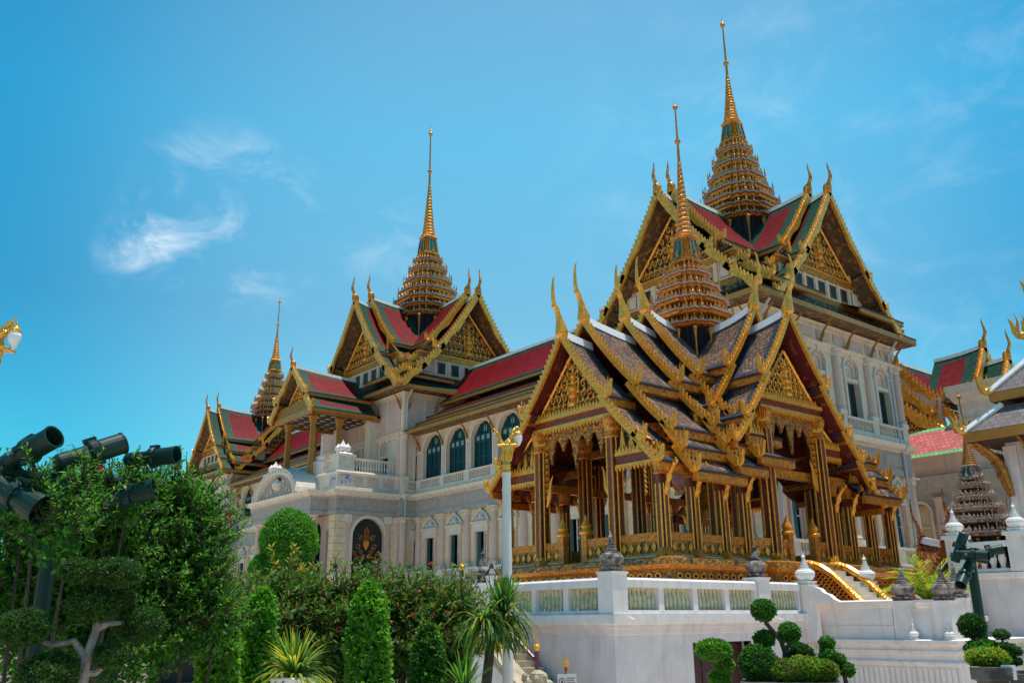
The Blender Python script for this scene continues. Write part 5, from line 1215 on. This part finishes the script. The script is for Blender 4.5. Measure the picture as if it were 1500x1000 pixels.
floodlight('right floodlight of the pole by the right terrace, open end facing right', P(1446, 808, 12.9), dv(.85, .15, -.3), P(1444, 822, 13), .44, .0, GR)
floodlight('lowest floodlight of the pole by the right terrace, pointing down left', P(1414, 840, 12.7), dv(-.55, -.6, -.4), P(1418, 826, 13), .48, .0, GR)
# small things near the terrace
def lantern(label, p, s=1.):
    r = thing('garden_lantern', label, 'lantern', (p.x, p.y, p.z-1.0), 'small black lanterns')
    m = MB(); m.lathe(0, 0, [(.08*s, 0), (.04*s, .1), (.03*s, .8)], 'dkgreen', 8); put('post', m, r, world=False)
    m = MB(); m.lathe(0, 0, [(.06*s, .8), (.12*s, 1.1), (.12*s, 1.12)], 'milkglass', 6); put('glass', m, r, world=False)
    m = MB(); m.lathe(0, 0, [(.15*s, 1.12), (.13*s, 1.16), (.05*s, 1.28), (.03*s, 1.36), (.005, 1.42)], 'black', 6)
    for k in range(6): a = 2*PI*k/6; m.tube([(.062*s*math.cos(a), .062*s*math.sin(a), .8), (.122*s*math.cos(a), .122*s*math.sin(a), 1.12)], .01, 'black', 4)
    put('cap', m, r, world=False)
lantern('small black lantern on the terrace beside the white lamp post', P(720, 850, 22), 1.3)
lantern('small black lantern in front of the portico pilasters, above the bushes', P(491, 843, 30), 1.4)
for (x, y, lb) in ((922, 905, 'white security camera under the terrace ledge near its corner'), (1141, 906, 'white security camera under the terrace ledge below the stained finial')):
    d = _R*((x-750)/1303.6)+_U*(-(y-500)/1303.6)+_f; t = (XT+.3)/d.x; p = Vector((d.x*t, d.y*t, d.z*t+1.6))
    r = thing('security_camera', lb, 'camera', p, 'security cameras on the terrace'); m = MB(); m.tube([(-.15, 0, 0), (.03, 0, 0)], .02, 'white', 6); put('arm', m, r, world=False)
    m = MB(); m.tube([(.02, -.06, .02), (.06, .1, -.04)], [.045, .04], 'white', 8); put('body', m, r, world=False)
M['signwhite'] = mat('sign_white', (.78, .76, .74), .5, var=.03); M['signred'] = mat('sign_red', (.45, .03, .04), .5, var=.05); M['ink'] = mat('sign_ink', (.06, .05, .06), .6)
p = P(832, 1010, 14.0); an = math.atan2(HR.y, HR.x)
sg = thing('notice_sign', 'small white notice board with a pictogram on a gold-topped post before the terrace', 'sign', (p.x, p.y, GZ), rz=an)
z = p.z-GZ
m = MB(); m.tube([(-.02, .03, 0), (-.02, .03, z+.32)], .022, 'golddark', 8); m.lathe(-.02, .03, [(.03, z+.32), (.045, z+.38), (.02, z+.43), (.004, z+.47)], 'goldbright', 8); put('post', m, sg, world=False)
m = MB(); m.box(-.15, .13, -.012, .012, z-.2, z+.22, 'signwhite'); put('board', m, sg, world=False)
m = MB()
ring = [(-.085+.05*math.cos(t*PI/10), .05*math.sin(t*PI/10)) for t in range(21)]
m.loft([[(x, -.016, z+.12+q), (x, -.013, z+.12+q), (-.085+(x+.085)*.75, -.013, z+.12+q*.75), (-.085+(x+.085)*.75, -.016, z+.12+q*.75)] for x, q in ring], 'signred', caps=False)
m.ball((-.085, -.014, z+.135), .011, 'ink', 6, 4); m.box(-.098, -.072, -.016, -.013, z+.09, z+.125, 'ink'); put('pictogram', m, sg, world=False)
m = MB()
for k in range(5): m.box(-.02, .11-.02*(k % 2), -.016, -.013, z+.16-.03*k, z+.17-.03*k, 'signred' if k else 'ink')
put('text_lines', m, sg, world=False)
p = P(1478, 985, 11.6); s2 = thing('notice_sign', 'small white plant label board at the foot of the right concrete tub', 'sign', (p.x, p.y, GZ), rz=an)
z = p.z-GZ
m = MB(); m.tube([(0, .02, 0), (0, .02, z)], .015, 'steel', 6); put('post', m, s2, world=False)
m = MB(); m.box(-.075, .075, -.01, .01, z-.07, z+.08, 'signwhite'); put('board', m, s2, world=False)
m = MB(); m.box(-.045, .045, -.014, -.011, z+.02, z+.032, 'ink'); m.box(-.05, .04, -.014, -.011, z-.01, z+.002, 'ink'); put('text_lines', m, s2, world=False)
# carved stone guardian at the stair foot
p = P(780, 1012, 15.2); lion = MB(); lion.T = Tz(p.x, p.y, 0, an); zt = p.z
lion.box(-.22, .22, -.2, .2, GZ, zt-.55, 'beigestone')
lion.loft([[(x+rx*math.cos(2*PI*k/10), ry*math.sin(2*PI*k/10), z) for k in range(10)] for x, rx, ry, z in ((-.02, .2, .16, zt-.55), (-.03, .22, .17, zt-.35), (-.0, .18, .15, zt-.1), (.05, .15, .13, zt+.05), (.1, .16, .14, zt+.15), (.1, .13, .12, zt+.27), (.08, .05, .05, zt+.32))], 'beigestone')
lion.ball((.24, 0, zt+.1), .1, 'beigestone', 8, 6, .8); lion.ball((.2, .08, zt+.22), .045, 'beigestone', 6, 5); lion.ball((.2, -.08, zt+.22), .045, 'beigestone', 6, 5)
for k in range(14): a = k*2.4; lion.ball((.0+.14*math.cos(a), .14*math.sin(a), zt+.02+.018*k), .05, 'beigestone', 6, 4)
lion.tube([(.13, .1, zt-.1), (.17, .11, zt-.3), (.2, .11, zt-.55)], [.07, .055, .07], 'beigestone', 7); lion.tube([(.13, -.1, zt-.1), (.17, -.11, zt-.3), (.2, -.11, zt-.55)], [.07, .055, .07], 'beigestone', 7)
o = put('stone_lion', lion); tag(o, 'small beige carved stone guardian lion at the foot of the stair', 'statue')
# ---------------------------------------------------------------- plants
def leafmat(name, col, rough=.42, tr=.45, var=.45):
    m = mat(name, col, rough, var=var, scale=6, spec=.25); nt = m.node_tree; b = nt.nodes['Principled BSDF']; out = [n for n in nt.nodes if n.type == 'OUTPUT_MATERIAL'][0]
    t = nt.nodes.new('ShaderNodeBsdfTranslucent'); t.inputs[0].default_value = (min(1, col[0]*2.4), min(1, col[1]*2.2), col[2]*1.2, 1); x = nt.nodes.new('ShaderNodeMixShader'); x.inputs[0].default_value = tr
    nt.links.new(b.outputs[0], x.inputs[1]); nt.links.new(t.outputs[0], x.inputs[2]); nt.links.new(x.outputs[0], out.inputs[0]); return m
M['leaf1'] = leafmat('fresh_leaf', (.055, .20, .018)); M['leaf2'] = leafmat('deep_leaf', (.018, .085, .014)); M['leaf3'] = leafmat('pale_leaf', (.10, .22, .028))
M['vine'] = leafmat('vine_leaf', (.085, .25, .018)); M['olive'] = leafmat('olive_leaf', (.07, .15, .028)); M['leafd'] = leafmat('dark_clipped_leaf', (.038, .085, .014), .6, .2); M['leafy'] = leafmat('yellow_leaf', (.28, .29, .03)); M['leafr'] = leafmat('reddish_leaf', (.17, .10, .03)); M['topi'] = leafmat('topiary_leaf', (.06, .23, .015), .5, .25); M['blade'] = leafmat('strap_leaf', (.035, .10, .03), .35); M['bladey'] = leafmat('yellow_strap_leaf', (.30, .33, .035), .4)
M['redflower'] = mat('red_flower', (.42, .02, .025), .5, var=.2); M['pinkflower'] = mat('pink_flower', (.5, .04, .16), .5, var=.2)
M['bark'] = mat('grey_bark', (.16, .13, .10), .9, var=.35, scale=12, bump=.4, bscale=-30); M['barkpale'] = mat('pale_bark', (.24, .20, .17), .9, var=.4, scale=10, bump=.5, bscale=-25)
M['barkd'] = mat('dark_bark', (.05, .035, .025), .9, var=.3, scale=12, bump=.4, bscale=-30); M['soil'] = mat('soil', (.05, .035, .025), .95)
M['concrete'] = mat('stained_concrete', (.13, .115, .095), .9, var=.4, scale=5, col2=(.05, .045, .04), c2scale=4, bump=.3, bscale=-20)
def leaf(mb, p, d, n, l, wd, m):
    s = d.cross(n)
    if s.length < 1e-3: s = d.cross(Vector((.3, .5, .8)))
    s.normalize(); mid = p+d*l*.5+n*l*.06
    i = len(mb.v); mb.v += [tuple(p), tuple(mid-s*wd), tuple(p+d*l), tuple(mid+s*wd)]; mb.f.append((i, i+1, i+2, i+3)); mb.m.append(mb.slot(m)); mb.uv.append(None)
def rv(rnd):
    while True:
        v = Vector((rnd.uniform(-1, 1), rnd.uniform(-1, 1), rnd.uniform(-1, 1)))
        if .05 < v.length < 1: return v.normalized()
def clipped(mb, c, rx, rz, n, l, ms, rnd, shape='ball', rough=.05, wd=.3):
    # clipped surface foliage: small leaves standing just off a shape, clumpy
    mx = max(rx, rz)
    for _ in range(n):
        v = rv(rnd)
        if shape == 'dome': v.z = abs(v.z) if rnd.random() < .85 else v.z
        k = 1+rnd.gauss(0, rough)-rough+ .05*math.sin(v.x*7+c[0]*3)*math.sin(v.y*6)*math.sin(v.z*8)
        p = Vector((c[0]+v.x*rx*k, c[1]+v.y*rx*k, c[2]+v.z*rz*k)); d = (v*.55+rv(rnd)).normalized()
        leaf(mb, p, d, (v+rv(rnd)*.8).normalized(), l*rnd.uniform(.6, 1.2), l*wd, rnd.choice(ms))
def shoot(mb, p, d, L, n, l, ms, rnd, droop=.15, tw=None, wd=.17):
    d = d.normalized(); pts = [Vector(p)]; dd = Vector(d)
    for k in range(8): dd = (dd+rv(rnd)*.12+Vector((0, 0, -droop*.12))).normalized(); pts.append(pts[-1]+dd*L/8)
    if tw: tw.tube(pts[::2], [.012, .010, .008, .005, .003], 'barkd', 4)
    for k in range(n):
        t = (k+.5)/n; f = t*8; i = min(7, int(f)); q = pts[i].lerp(pts[i+1], f-i); ax = (pts[i+1]-pts[i]).normalized()
        o = ax.cross(rv(rnd)).normalized(); ld = (ax*rnd.uniform(.35, .9)+o).normalized(); leaf(mb, q, ld, (Vector((0, 0, 1))+rv(rnd)*.6).normalized(), l*rnd.uniform(.65, 1.15), l*wd, rnd.choice(ms))
    return pts[-1]
def flower(mb, p, r, m, rnd):
    for k in range(5): d = (rv(rnd)+Vector((0, 0, .3))).normalized(); leaf(mb, p, d, rv(rnd), r*2, r, m)
def bush(name, label, cat, lobes, base, nshoot, nleaf, l, ms, seed, flowers=0., fm='redflower', stems=12, group=None, L=.5, fill=1500, wd=.17, tops=None):
    rnd = random.Random(seed); r = thing(name, label, cat, (base[0], base[1], GZ), group); mb = MB(); tw = MB(); fl = MB()
    tot = sum(a[1]**2 for a in lobes)
    for c, rr, rz in lobes:
        for _ in range(int(nshoot*rr*rr/tot)):
            v = rv(rnd)
            if v.z < -.35: v.z *= -.6
            p = Vector(c)+Vector((v.x*rr, v.y*rr, v.z*rz))*rnd.uniform(.45, .95)
            e = shoot(mb, p, v+Vector((0, 0, .7)), L*rnd.uniform(.6, 1.3), nleaf, l, ms, rnd, .3, tw, wd)
            if flowers and rnd.random() < flowers: flower(mb, e, .030, fm, rnd)
        for _ in range(int(fill*rr*rr/tot)):
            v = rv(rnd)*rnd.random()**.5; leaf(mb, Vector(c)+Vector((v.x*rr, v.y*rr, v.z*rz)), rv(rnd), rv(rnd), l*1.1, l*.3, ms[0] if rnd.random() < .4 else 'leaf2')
    for k in range(stems):
        c, rr, rz = lobes[k % len(lobes)]; q = Vector(c)+Vector((rnd.uniform(-.5, .5)*rr, rnd.uniform(-.5, .5)*rr, 0)); b = Vector((base[0]+rnd.uniform(-.25, .25), base[1]+rnd.uniform(-.25, .25), GZ)); b = b.lerp(Vector((q.x, q.y, GZ)), .6)
        tw.tube(bez([b, b.lerp(q, .5)+Vector((rnd.uniform(-.1, .1), rnd.uniform(-.1, .1), 0)), q], 5), [.035, .03, .025, .02, .015, .01], 'barkd', 5)
    put('crown', mb, r); put('stems', tw, r)
    return r
def lobe(x, y, D, rpx, zs=1.): p = P(x, y, D); rr = rpx*D/1340; return (tuple(p), rr, rr*zs)
G1 = ['leaf1', 'leaf1', 'leaf2', 'leaf3']
b_ = P(70, 930, 10.6)
bush('pomegranate_bush', 'big bright green bush with red flowers behind the floodlight frame, at the left edge', 'bush', [lobe(25, 830, 10.6, 95, 1.2), lobe(95, 760, 10.6, 62), lobe(25, 740, 9.9, 40), lobe(120, 735, 9.4, 34), lobe(175, 735, 9.8, 34), lobe(85, 790, 9.0, 40), lobe(60, 730, 9.0, 22), lobe(150, 770, 10.4, 58, 1.1), lobe(140, 850, 10.6, 80), lobe(60, 920, 10.6, 85), lobe(140, 940, 10.6, 70)], b_, 1150, 24, .072, G1, 5, .015, stems=9, L=.36, fill=14000, wd=.15)
b_ = P(245, 930, 11)
bush('pomegranate_bush', 'tall bright green bush with red fruit, right of the floodlights, against the palace', 'bush', [lobe(205, 745, 11.0, 52), lobe(262, 765, 11.2, 58, 1.1), lobe(290, 800, 11.0, 36), lobe(220, 830, 11, 75), lobe(268, 870, 11, 60), lobe(215, 920, 11, 70), lobe(300, 920, 11, 40)], b_, 1000, 24, .074, G1, 6, .018, stems=8, L=.36, fill=12000, wd=.15)
G2 = ['olive', 'leaf3', 'olive', 'leafr', 'olive', 'leaf2']
for i, (lb, lo) in enumerate((('oleander bush with reddish tips between the bright bush and the vine columns', [lobe(330, 905, 15, 38), lobe(355, 950, 15, 55), lobe(345, 885, 15.4, 22)]),
        ('oleander bush with two tall upright shoots in front of the clipped topiary', [lobe(425, 905, 15.5, 40), lobe(440, 940, 15.5, 50), lobe(395, 905, 15, 26)]),
        ('oleander bush with pink flowers below the dark arched door', [lobe(490, 900, 16, 42), lobe(520, 898, 16, 38), lobe(500, 945, 16, 58)]),
        ('wide oleander bush with red flowers left of the beige stair', [lobe(590, 902, 16, 42), lobe(625, 905, 16, 38), lobe(585, 948, 16, 58), lobe(565, 885, 16.2, 22)]),
        ('oleander bush hanging over the top of the beige stair', [lobe(655, 908, 15.6, 30), lobe(650, 950, 15.4, 42), lobe(672, 895, 15.4, 18)]))):
    x, y, z = lo[0][0]
    bush('oleander_bush', lb, 'bush', lo, (x, y), 240, 20, .135, G2, 20+i, .06, 'pinkflower' if i in (2, 0) else 'redflower', stems=16, group='oleander bushes', L=.55, fill=2200, wd=.13)
rnd = random.Random(3); mb = MB()
for k in range(7):
    p = P(398+k*9+rnd.uniform(-4, 4), 868, 15.3); shoot(mb, p, Vector((rnd.uniform(-.12, .12), rnd.uniform(-.1, .1), 1)), .75 if k in (2, 3, 1) else .45, 40, .13, ['leafr', 'leaf3', 'leafy'], rnd, .0, None, .13)
o = put('shoots', mb, bpy.data.objects['oleander_bush.001'])
def column(label, px, top, wpx, D, seed, ms, lean=0.):
    rnd = random.Random(seed); p = P(px, top, D); R_ = wpx*D/1340/2; r = thing('vine_column', label, 'clipped shrub', (p.x, p.y, GZ), 'leafy vine columns'); mb = MB(); H = p.z-GZ
    for _ in range(int(7500*R_/.3)):
        t = rnd.random()**.9; a = rnd.uniform(0, 2*PI); z = GZ+t*H; prof = (1.0-.35*t)*min(1, ((1-t)*H/(R_*1.3))**.5 if t < 1 else 0); k = R_*(prof)*(1+rnd.gauss(0, .09)+.08*math.sin(a*3+z*5)+.06*math.sin(z*11))
        q = Vector((p.x+k*math.cos(a), p.y+k*math.sin(a), z)); v = Vector((math.cos(a), math.sin(a), .3)); leaf(mb, q, (v*.6+rv(rnd)).normalized(), (v+rv(rnd)*.7).normalized(), .075*rnd.uniform(.6, 1.2), .03, rnd.choice(ms))
    for _ in range(int(900*R_/.3)):
        t = rnd.random(); a = rnd.uniform(0, 2*PI); k = R_*.6*(1-.4*t)*rnd.random(); leaf(mb, Vector((p.x+k*math.cos(a), p.y+k*math.sin(a), GZ+t*H*.95)), rv(rnd), rv(rnd), .12, .05, 'leaf2')
    put('crown', mb, r); m = MB(); m.tube([(p.x, p.y, GZ), (p.x, p.y, GZ+H*.9)], [.06, .03], 'barkd', 6); put('trunk', m, r)
column('tall sunlit vine column standing below the dark arched door', 543, 852, 66, 12.2, 31, ['vine', 'vine', 'leaf3', 'leaf1'])
column('slim vine column left of the potted yellow plant', 386, 862, 50, 12.6, 32, ['vine', 'leaf1', 'leaf1'])
column('low bright vine column at the foot of the red-flowered bush', 328, 872, 62, 11.6, 33, ['vine', 'leaf3', 'leaf3'])
column('dark-leaved vine column beside the beige stair', 627, 915, 52, 13.5, 34, ['leaf2', 'leafd', 'leaf1'])
# clipped ball tree in the palace forecourt
rnd = random.Random(8); p = P(424, 800, 31); r = thing('topiary_tree', 'large clipped green topiary with one big dome and smaller balls, before the portico', 'topiary', (p.x, p.y, GZ))
for (x, y, rp, zs, sh) in ((423, 793, 40, 1.12, 'ball'), (391, 834, 25, .9, 'ball'), (437, 838, 22, .9, 'ball')):
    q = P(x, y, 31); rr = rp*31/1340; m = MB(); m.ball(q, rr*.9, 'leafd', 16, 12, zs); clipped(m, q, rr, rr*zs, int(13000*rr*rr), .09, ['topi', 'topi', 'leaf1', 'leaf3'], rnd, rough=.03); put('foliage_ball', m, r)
m = MB(); m.tube([(p.x, p.y, GZ), P(424, 840, 31), P(424, 800, 31)], [.15, .12, .1], 'bark', 7); m.tube([P(424, 850, 31), P(391, 834, 31)], .06, 'bark', 6); put('trunk', m, r)
# cloud-pruned tree bottom left
def padtree(name, label, pads, trunk, D, seed, ms, dens=5200, l=.03, bark='bark', rad=None, group=None, core=.86):
    rnd = random.Random(seed); b = P(trunk[0][0][0], trunk[0][0][1], D); r = thing(name, label, 'tree', (b.x, b.y, GZ), group)
    m = MB()
    for i, br in enumerate(trunk):
        pts = [P(x, y, D) for x, y in br]
        if i == 0: pts = [Vector((pts[0].x, pts[0].y, GZ))]+pts
        w = (rad or .05)*(1 if i == 0 else .55); m.tube(pts, [w*(1-.5*k/(len(pts)-1)) for k in range(len(pts))], bark, 7)
    put('trunk', m, r)
    for (x, y, rp, zs) in pads:
        q = P(x, y, D+rnd.uniform(-.15, .15)); rr = rp*D/1340; m = MB()
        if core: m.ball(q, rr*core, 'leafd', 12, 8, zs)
        clipped(m, q, rr, rr*zs, int(dens*rr*rr*25), l, ms, rnd, rough=.05, wd=.33); put('foliage_pad', m, r)
    return r
padtree('cloud_pruned_tree', 'cloud-pruned tree with dark round pads and a pale forked trunk, bottom left', [(136, 886, 31, .66), (118, 836, 24, .6), (168, 838, 32, .55), (36, 918, 30, .7), (70, 988, 34, .75), (206, 914, 30, .72), (164, 958, 21, .75), (178, 878, 18, .7)],
        [[(118, 1010), (126, 965), (142, 920)], [(126, 965), (108, 938), (75, 945), (48, 930)], [(142, 920), (160, 912), (182, 912)], [(142, 920), (138, 900)], [(122, 985), (140, 985), (160, 968)]], 8.2, 41, ['leafd', 'leafd', 'leaf2', 'leafd'], bark='barkpale', rad=.062)
BG = ['leaf1', 'leaf2', 'leafd', 'leaf1']
padtree('bonsai_tree', 'bonsai with an S-shaped dark trunk and three round pads in the long tub', [(1118, 893, 16, .85), (1156, 926, 14, .9), (1119, 935, 13, .8)], [[(1150, 985), (1150, 955), (1144, 938), (1122, 912), (1119, 896)], [(1150, 950), (1160, 938), (1157, 928)], [(1138, 975), (1126, 955), (1122, 938)]], 13, 42, BG, 3000, .04, 'barkd', .045, 'bonsai trees')
padtree('bonsai_tree', 'leafy bonsai in front of the maroon door', [(1045, 951, 22, .55), (1062, 973, 11, .7), (1054, 993, 13, .7)], [[(1062, 1005), (1058, 980), (1050, 958)], [(1058, 985), (1064, 974)]], 12.8, 43, ['leaf1', 'leaf3', 'leaf1'], 2600, .05, 'barkd', .04, 'bonsai trees', core=.6)
padtree('bonsai_tree', 'small leaning bonsai with four pads right of the yellow-green bushes', [(1211, 941, 9, .8), (1213, 957, 10, .8), (1206, 968, 8, .8), (1228, 966, 9, .8), (1241, 980, 9, .8)], [[(1240, 1003), (1236, 985), (1224, 968), (1213, 950)], [(1236, 985), (1241, 980)]], 13, 44, BG, 3000, .04, 'barkd', .035, 'bonsai trees')
padtree('bonsai_tree', 'small bonsai with stacked flat pads beside the right concrete tub', [(1467, 929, 9, .6), (1474, 948, 11, .45), (1488, 953, 7, .7), (1472, 958, 10, .6), (1484, 968, 10, .4), (1462, 952, 7, .7)], [[(1471, 985), (1475, 960), (1470, 945), (1467, 930)]], 12.2, 45, ['leafd', 'leaf2'], 3000, .03, 'barkd', .022, 'bonsai trees')
def ballbush(label, x, y, rp, D, seed, ms, zs=1., l=.04, cat='shrub', dens=90000, stem=True):
    rnd = random.Random(seed); q = P(x, y, D); rr = rp*D/1340; r = thing('clipped_shrub', label, cat, (q.x, q.y, q.z-rr*1.25), 'clipped shrubs in the tubs')
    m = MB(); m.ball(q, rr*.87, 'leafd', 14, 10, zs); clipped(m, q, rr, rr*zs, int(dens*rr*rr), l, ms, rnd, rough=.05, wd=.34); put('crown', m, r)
    m = MB(); m.tube([(q.x, q.y, q.z-rr*1.25), tuple(q)], .025, 'barkd', 6); put('stem', m, r); return r
ballbush('dark green clipped ball standing left in the long tub', 1111, 972, 25, 12.9, 51, ['leafd', 'leaf2', 'leaf1', 'leaf2'])
ballbush('dark green clipped dome behind the yellow-green bushes', 1171, 960, 19, 13.3, 52, ['leafd', 'leaf2'], .8)
ballbush('low clipped bush with reddish patches at the front of the tub', 1150, 983, 20, 12.8, 53, ['leaf1', 'leaf3', 'leafr'], .75)
ballbush('yellow-green clipped bush in the middle of the tub', 1174, 977, 17, 12.8, 54, ['leafy', 'leaf3', 'leaf3'], .85)
ballbush('pale green clipped bush right of the middle one', 1194, 980, 16, 12.8, 55, ['leaf3', 'leafy', 'leaf1'], .85)
ballbush('rounded bush with orange leaf tips at the right end of the tub', 1211, 982, 14, 12.8, 56, ['leafr', 'leaf1', 'leaf3'], .95)
ballbush('dark round topiary head beside the black floodlight pole', 1424, 916, 15, 12.3, 57, ['leafd', 'leaf2'], .9)
ballbush('flat dark shrub behind the yellow one in the right tub', 1440, 949, 20, 12.2, 58, ['leaf2', 'leaf1'], .45)
ballbush('low yellow-topped shrub spilling over the right concrete tub', 1446, 962, 24, 11.9, 59, ['leafy', 'leaf3', 'leafy', 'leaf1'], .45)
def tub(label, x0, x1, y, D, h):
    a, b = P(x0, y, D), P(x1, y, D); c = (a+b)/2; L = (b-a).length; r = thing('planter', label, 'planter', (c.x, c.y, GZ), 'stone plant tubs', rz=math.atan2((b-a).y, (b-a).x))
    zt = c.z-GZ; m = MB()
    m.loft([[(sx*(L/2-o), sy*(.42-o), z) for sx, sy in ((-1, -1), (1, -1), (1, 1), (-1, 1))] for z, o in ((0, .08), (zt-.14, .02), (zt-.12, -.03), (zt, -.03), (zt, .06), (zt-.06, .07))], 'concrete'); put('tub', m, r, world=False)
    m = MB(); m.box(-L/2+.08, L/2-.08, -.34, .34, zt-.2, zt-.05, 'soil'); put('soil', m, r, world=False)
tub('long brown stone tub of clipped shrubs below the white landing', 1090, 1226, 996, 13.0, .4); tub('grey stained concrete tub at the bottom right', 1425, 1476, 974, 11.9, .5)
tub('dark stone tub cut off by the right edge', 1482, 1540, 984, 12.2, .5)
# strap-leaved plants
def rosette(mb, c, n, L, wd, rnd, ms, up=.5, droop=1.2, el=(.1, 1.3)):
    for k in range(n):
        a = rnd.uniform(0, 2*PI); e = rnd.uniform(*el); d = Vector((math.cos(a)*math.cos(e), math.sin(a)*math.cos(e), math.sin(e))); l = L*rnd.uniform(.7, 1.1); p = Vector(c); s = d.cross(Vector((0, 0, 1))).normalized(); m = rnd.choice(ms); prev = None; g = 0
        for q in range(7):
            t = q/6; ww = wd*(1-abs(t*1.6-.5)**1.5*.55) if t < .95 else .002; cur = (p-s*ww, p+s*ww)
            if prev: mb.poly([prev[0], prev[1], cur[1], cur[0]], m)
            prev = cur; d = (d+Vector((0, 0, -droop*(.05+.28*t)*math.cos(e)))).normalized(); p = p+d*l/6
p = P(431, 990, 9.2); r = thing('potted_plant', 'yellow-green strap-leaved plant spraying out of a white pot at the bottom', 'potted plant', (p.x, p.y, p.z-.55)); rnd = random.Random(61)
m = MB(); m.lathe(p.x, p.y, [(.10, p.z-.5), (.13, p.z-.45), (.18, p.z-.15), (.19, p.z-.07), (.215, p.z-.05), (.22, p.z-.01), (.2, p.z), (.17, p.z-.04)], 'white', 20); put('pot', m, r)
m = MB(); rosette(m, (p.x, p.y, p.z-.02), 230, .46, .013, rnd, ['bladey', 'bladey', 'blade', 'leaf3'], droop=1.5, el=(.2, 1.4)); put('leaves', m, r)
m = MB(); m.tube([(p.x, p.y, GZ), (p.x, p.y, p.z-.5)], .2, 'concrete', 12); o = put('pot_stand', m, r)
p = P(723, 908, 13.2); r = thing('dracaena_tree', 'dracaena tree with a drooping mop of strap leaves before the white lamp post', 'tree', (p.x, p.y, GZ)); rnd = random.Random(62); q0 = P(712, 1005, 13.2)
m = MB(); m.tube([(q0.x, q0.y, GZ), tuple(q0), tuple(P(718, 950, 13.2)), tuple(P(725, 915, 13.2))], [.085, .075, .065, .05], 'barkd', 8); put('trunk', m, r)
m = MB()
for (x, y, n, L) in ((735, 900, 110, .62), (708, 915, 90, .55), (738, 925, 80, .52), (722, 930, 70, .5)): rosette(m, P(x, y, 13.2+rnd.uniform(-.2, .2)), int(n*1.3), L*1.12, .018, rnd, ['blade', 'blade', 'leaf2', 'leafy', 'leaf3'], droop=2.2, el=(-.2, 1.1))
rosette(m, P(738, 900, 13.2), 45, .62, .024, rnd, ['blade', 'leaf1'], droop=.3, el=(1.0, 1.5)); put('leaves', m, r)
p = P(680, 1000, 12.6); r = thing('dracaena_shrub', 'young spiky dracaena without a trunk at the foot of the stair', 'shrub', (p.x, p.y, GZ)); m = MB(); rosette(m, (p.x, p.y, p.z-.1), 80, .55, .018, rnd, ['blade', 'leaf1', 'leaf3'], droop=.9, el=(.3, 1.5)); put('leaves', m, r)
m = MB(); m.tube([(p.x, p.y, GZ), (p.x, p.y, p.z)], .06, 'barkd', 6); put('stem', m, r)
p = P(1362, 880, 33); r = thing('areca_palm', 'low palm with yellow-green arching fronds behind the stained finials', 'palm', (p.x, p.y, 1.0)); m = MB(); rnd = random.Random(64)
for k in range(26):
    a = rnd.uniform(0, 2*PI); e = rnd.uniform(.5, 1.4); d = Vector((math.cos(a)*math.cos(e), math.sin(a)*math.cos(e), math.sin(e))); q = Vector((p.x, p.y, p.z)); pts = [q]
    for j in range(8): d = (d+Vector((0, 0, -.16*(j/4)))).normalized(); q = q+d*.2; pts.append(q)
    for j in range(1, 9):
        s = (pts[j]-pts[j-1]).cross(Vector((0, 0, 1))).normalized()
        for sg in (-1, 1):
            for hh in (0, .5): leaf(m, pts[j-1].lerp(pts[j], hh), (s*sg+(pts[j]-pts[j-1]).normalized()*.8+Vector((0, 0, .1))).normalized(), Vector((0, 0, 1)), .36, .025, rnd.choice(['leafy', 'leafy', 'leaf3', 'leaf1']))
put('fronds', m, r); m = MB(); m.tube([(p.x, p.y, 1.0), (p.x, p.y, p.z)], .14, 'bark', 7); put('stem', m, r)
# pale garden wall with openings behind the bushes
gw = thing('garden_wall', 'low cream garden wall with square openings behind the oleander bushes', 'wall', (-28, 17, GZ))
m = MB(); a, b = P(-80, 905, 19), P(665, 905, 19); d = (b-a); an_ = math.atan2(d.y, d.x); L = math.hypot(d.x, d.y); m.T = Tz(a.x, a.y, 0, an_)
facade(m, L, GZ, 1.75, [(x, x+.9, .55, 1.25, 0) for x in (2., 3.4, 4.8, 6.2, 7.6)], 'cream', .25); m.box(0, L, .25, .3, GZ, 1.7, 'black'); m.box(-.05, L+.05, -.1, .4, 1.75, 1.92, 'white'); m.box(-.05, L+.05, -.2, .0, .2, .36, 'pale'); put('wall', m, gw)
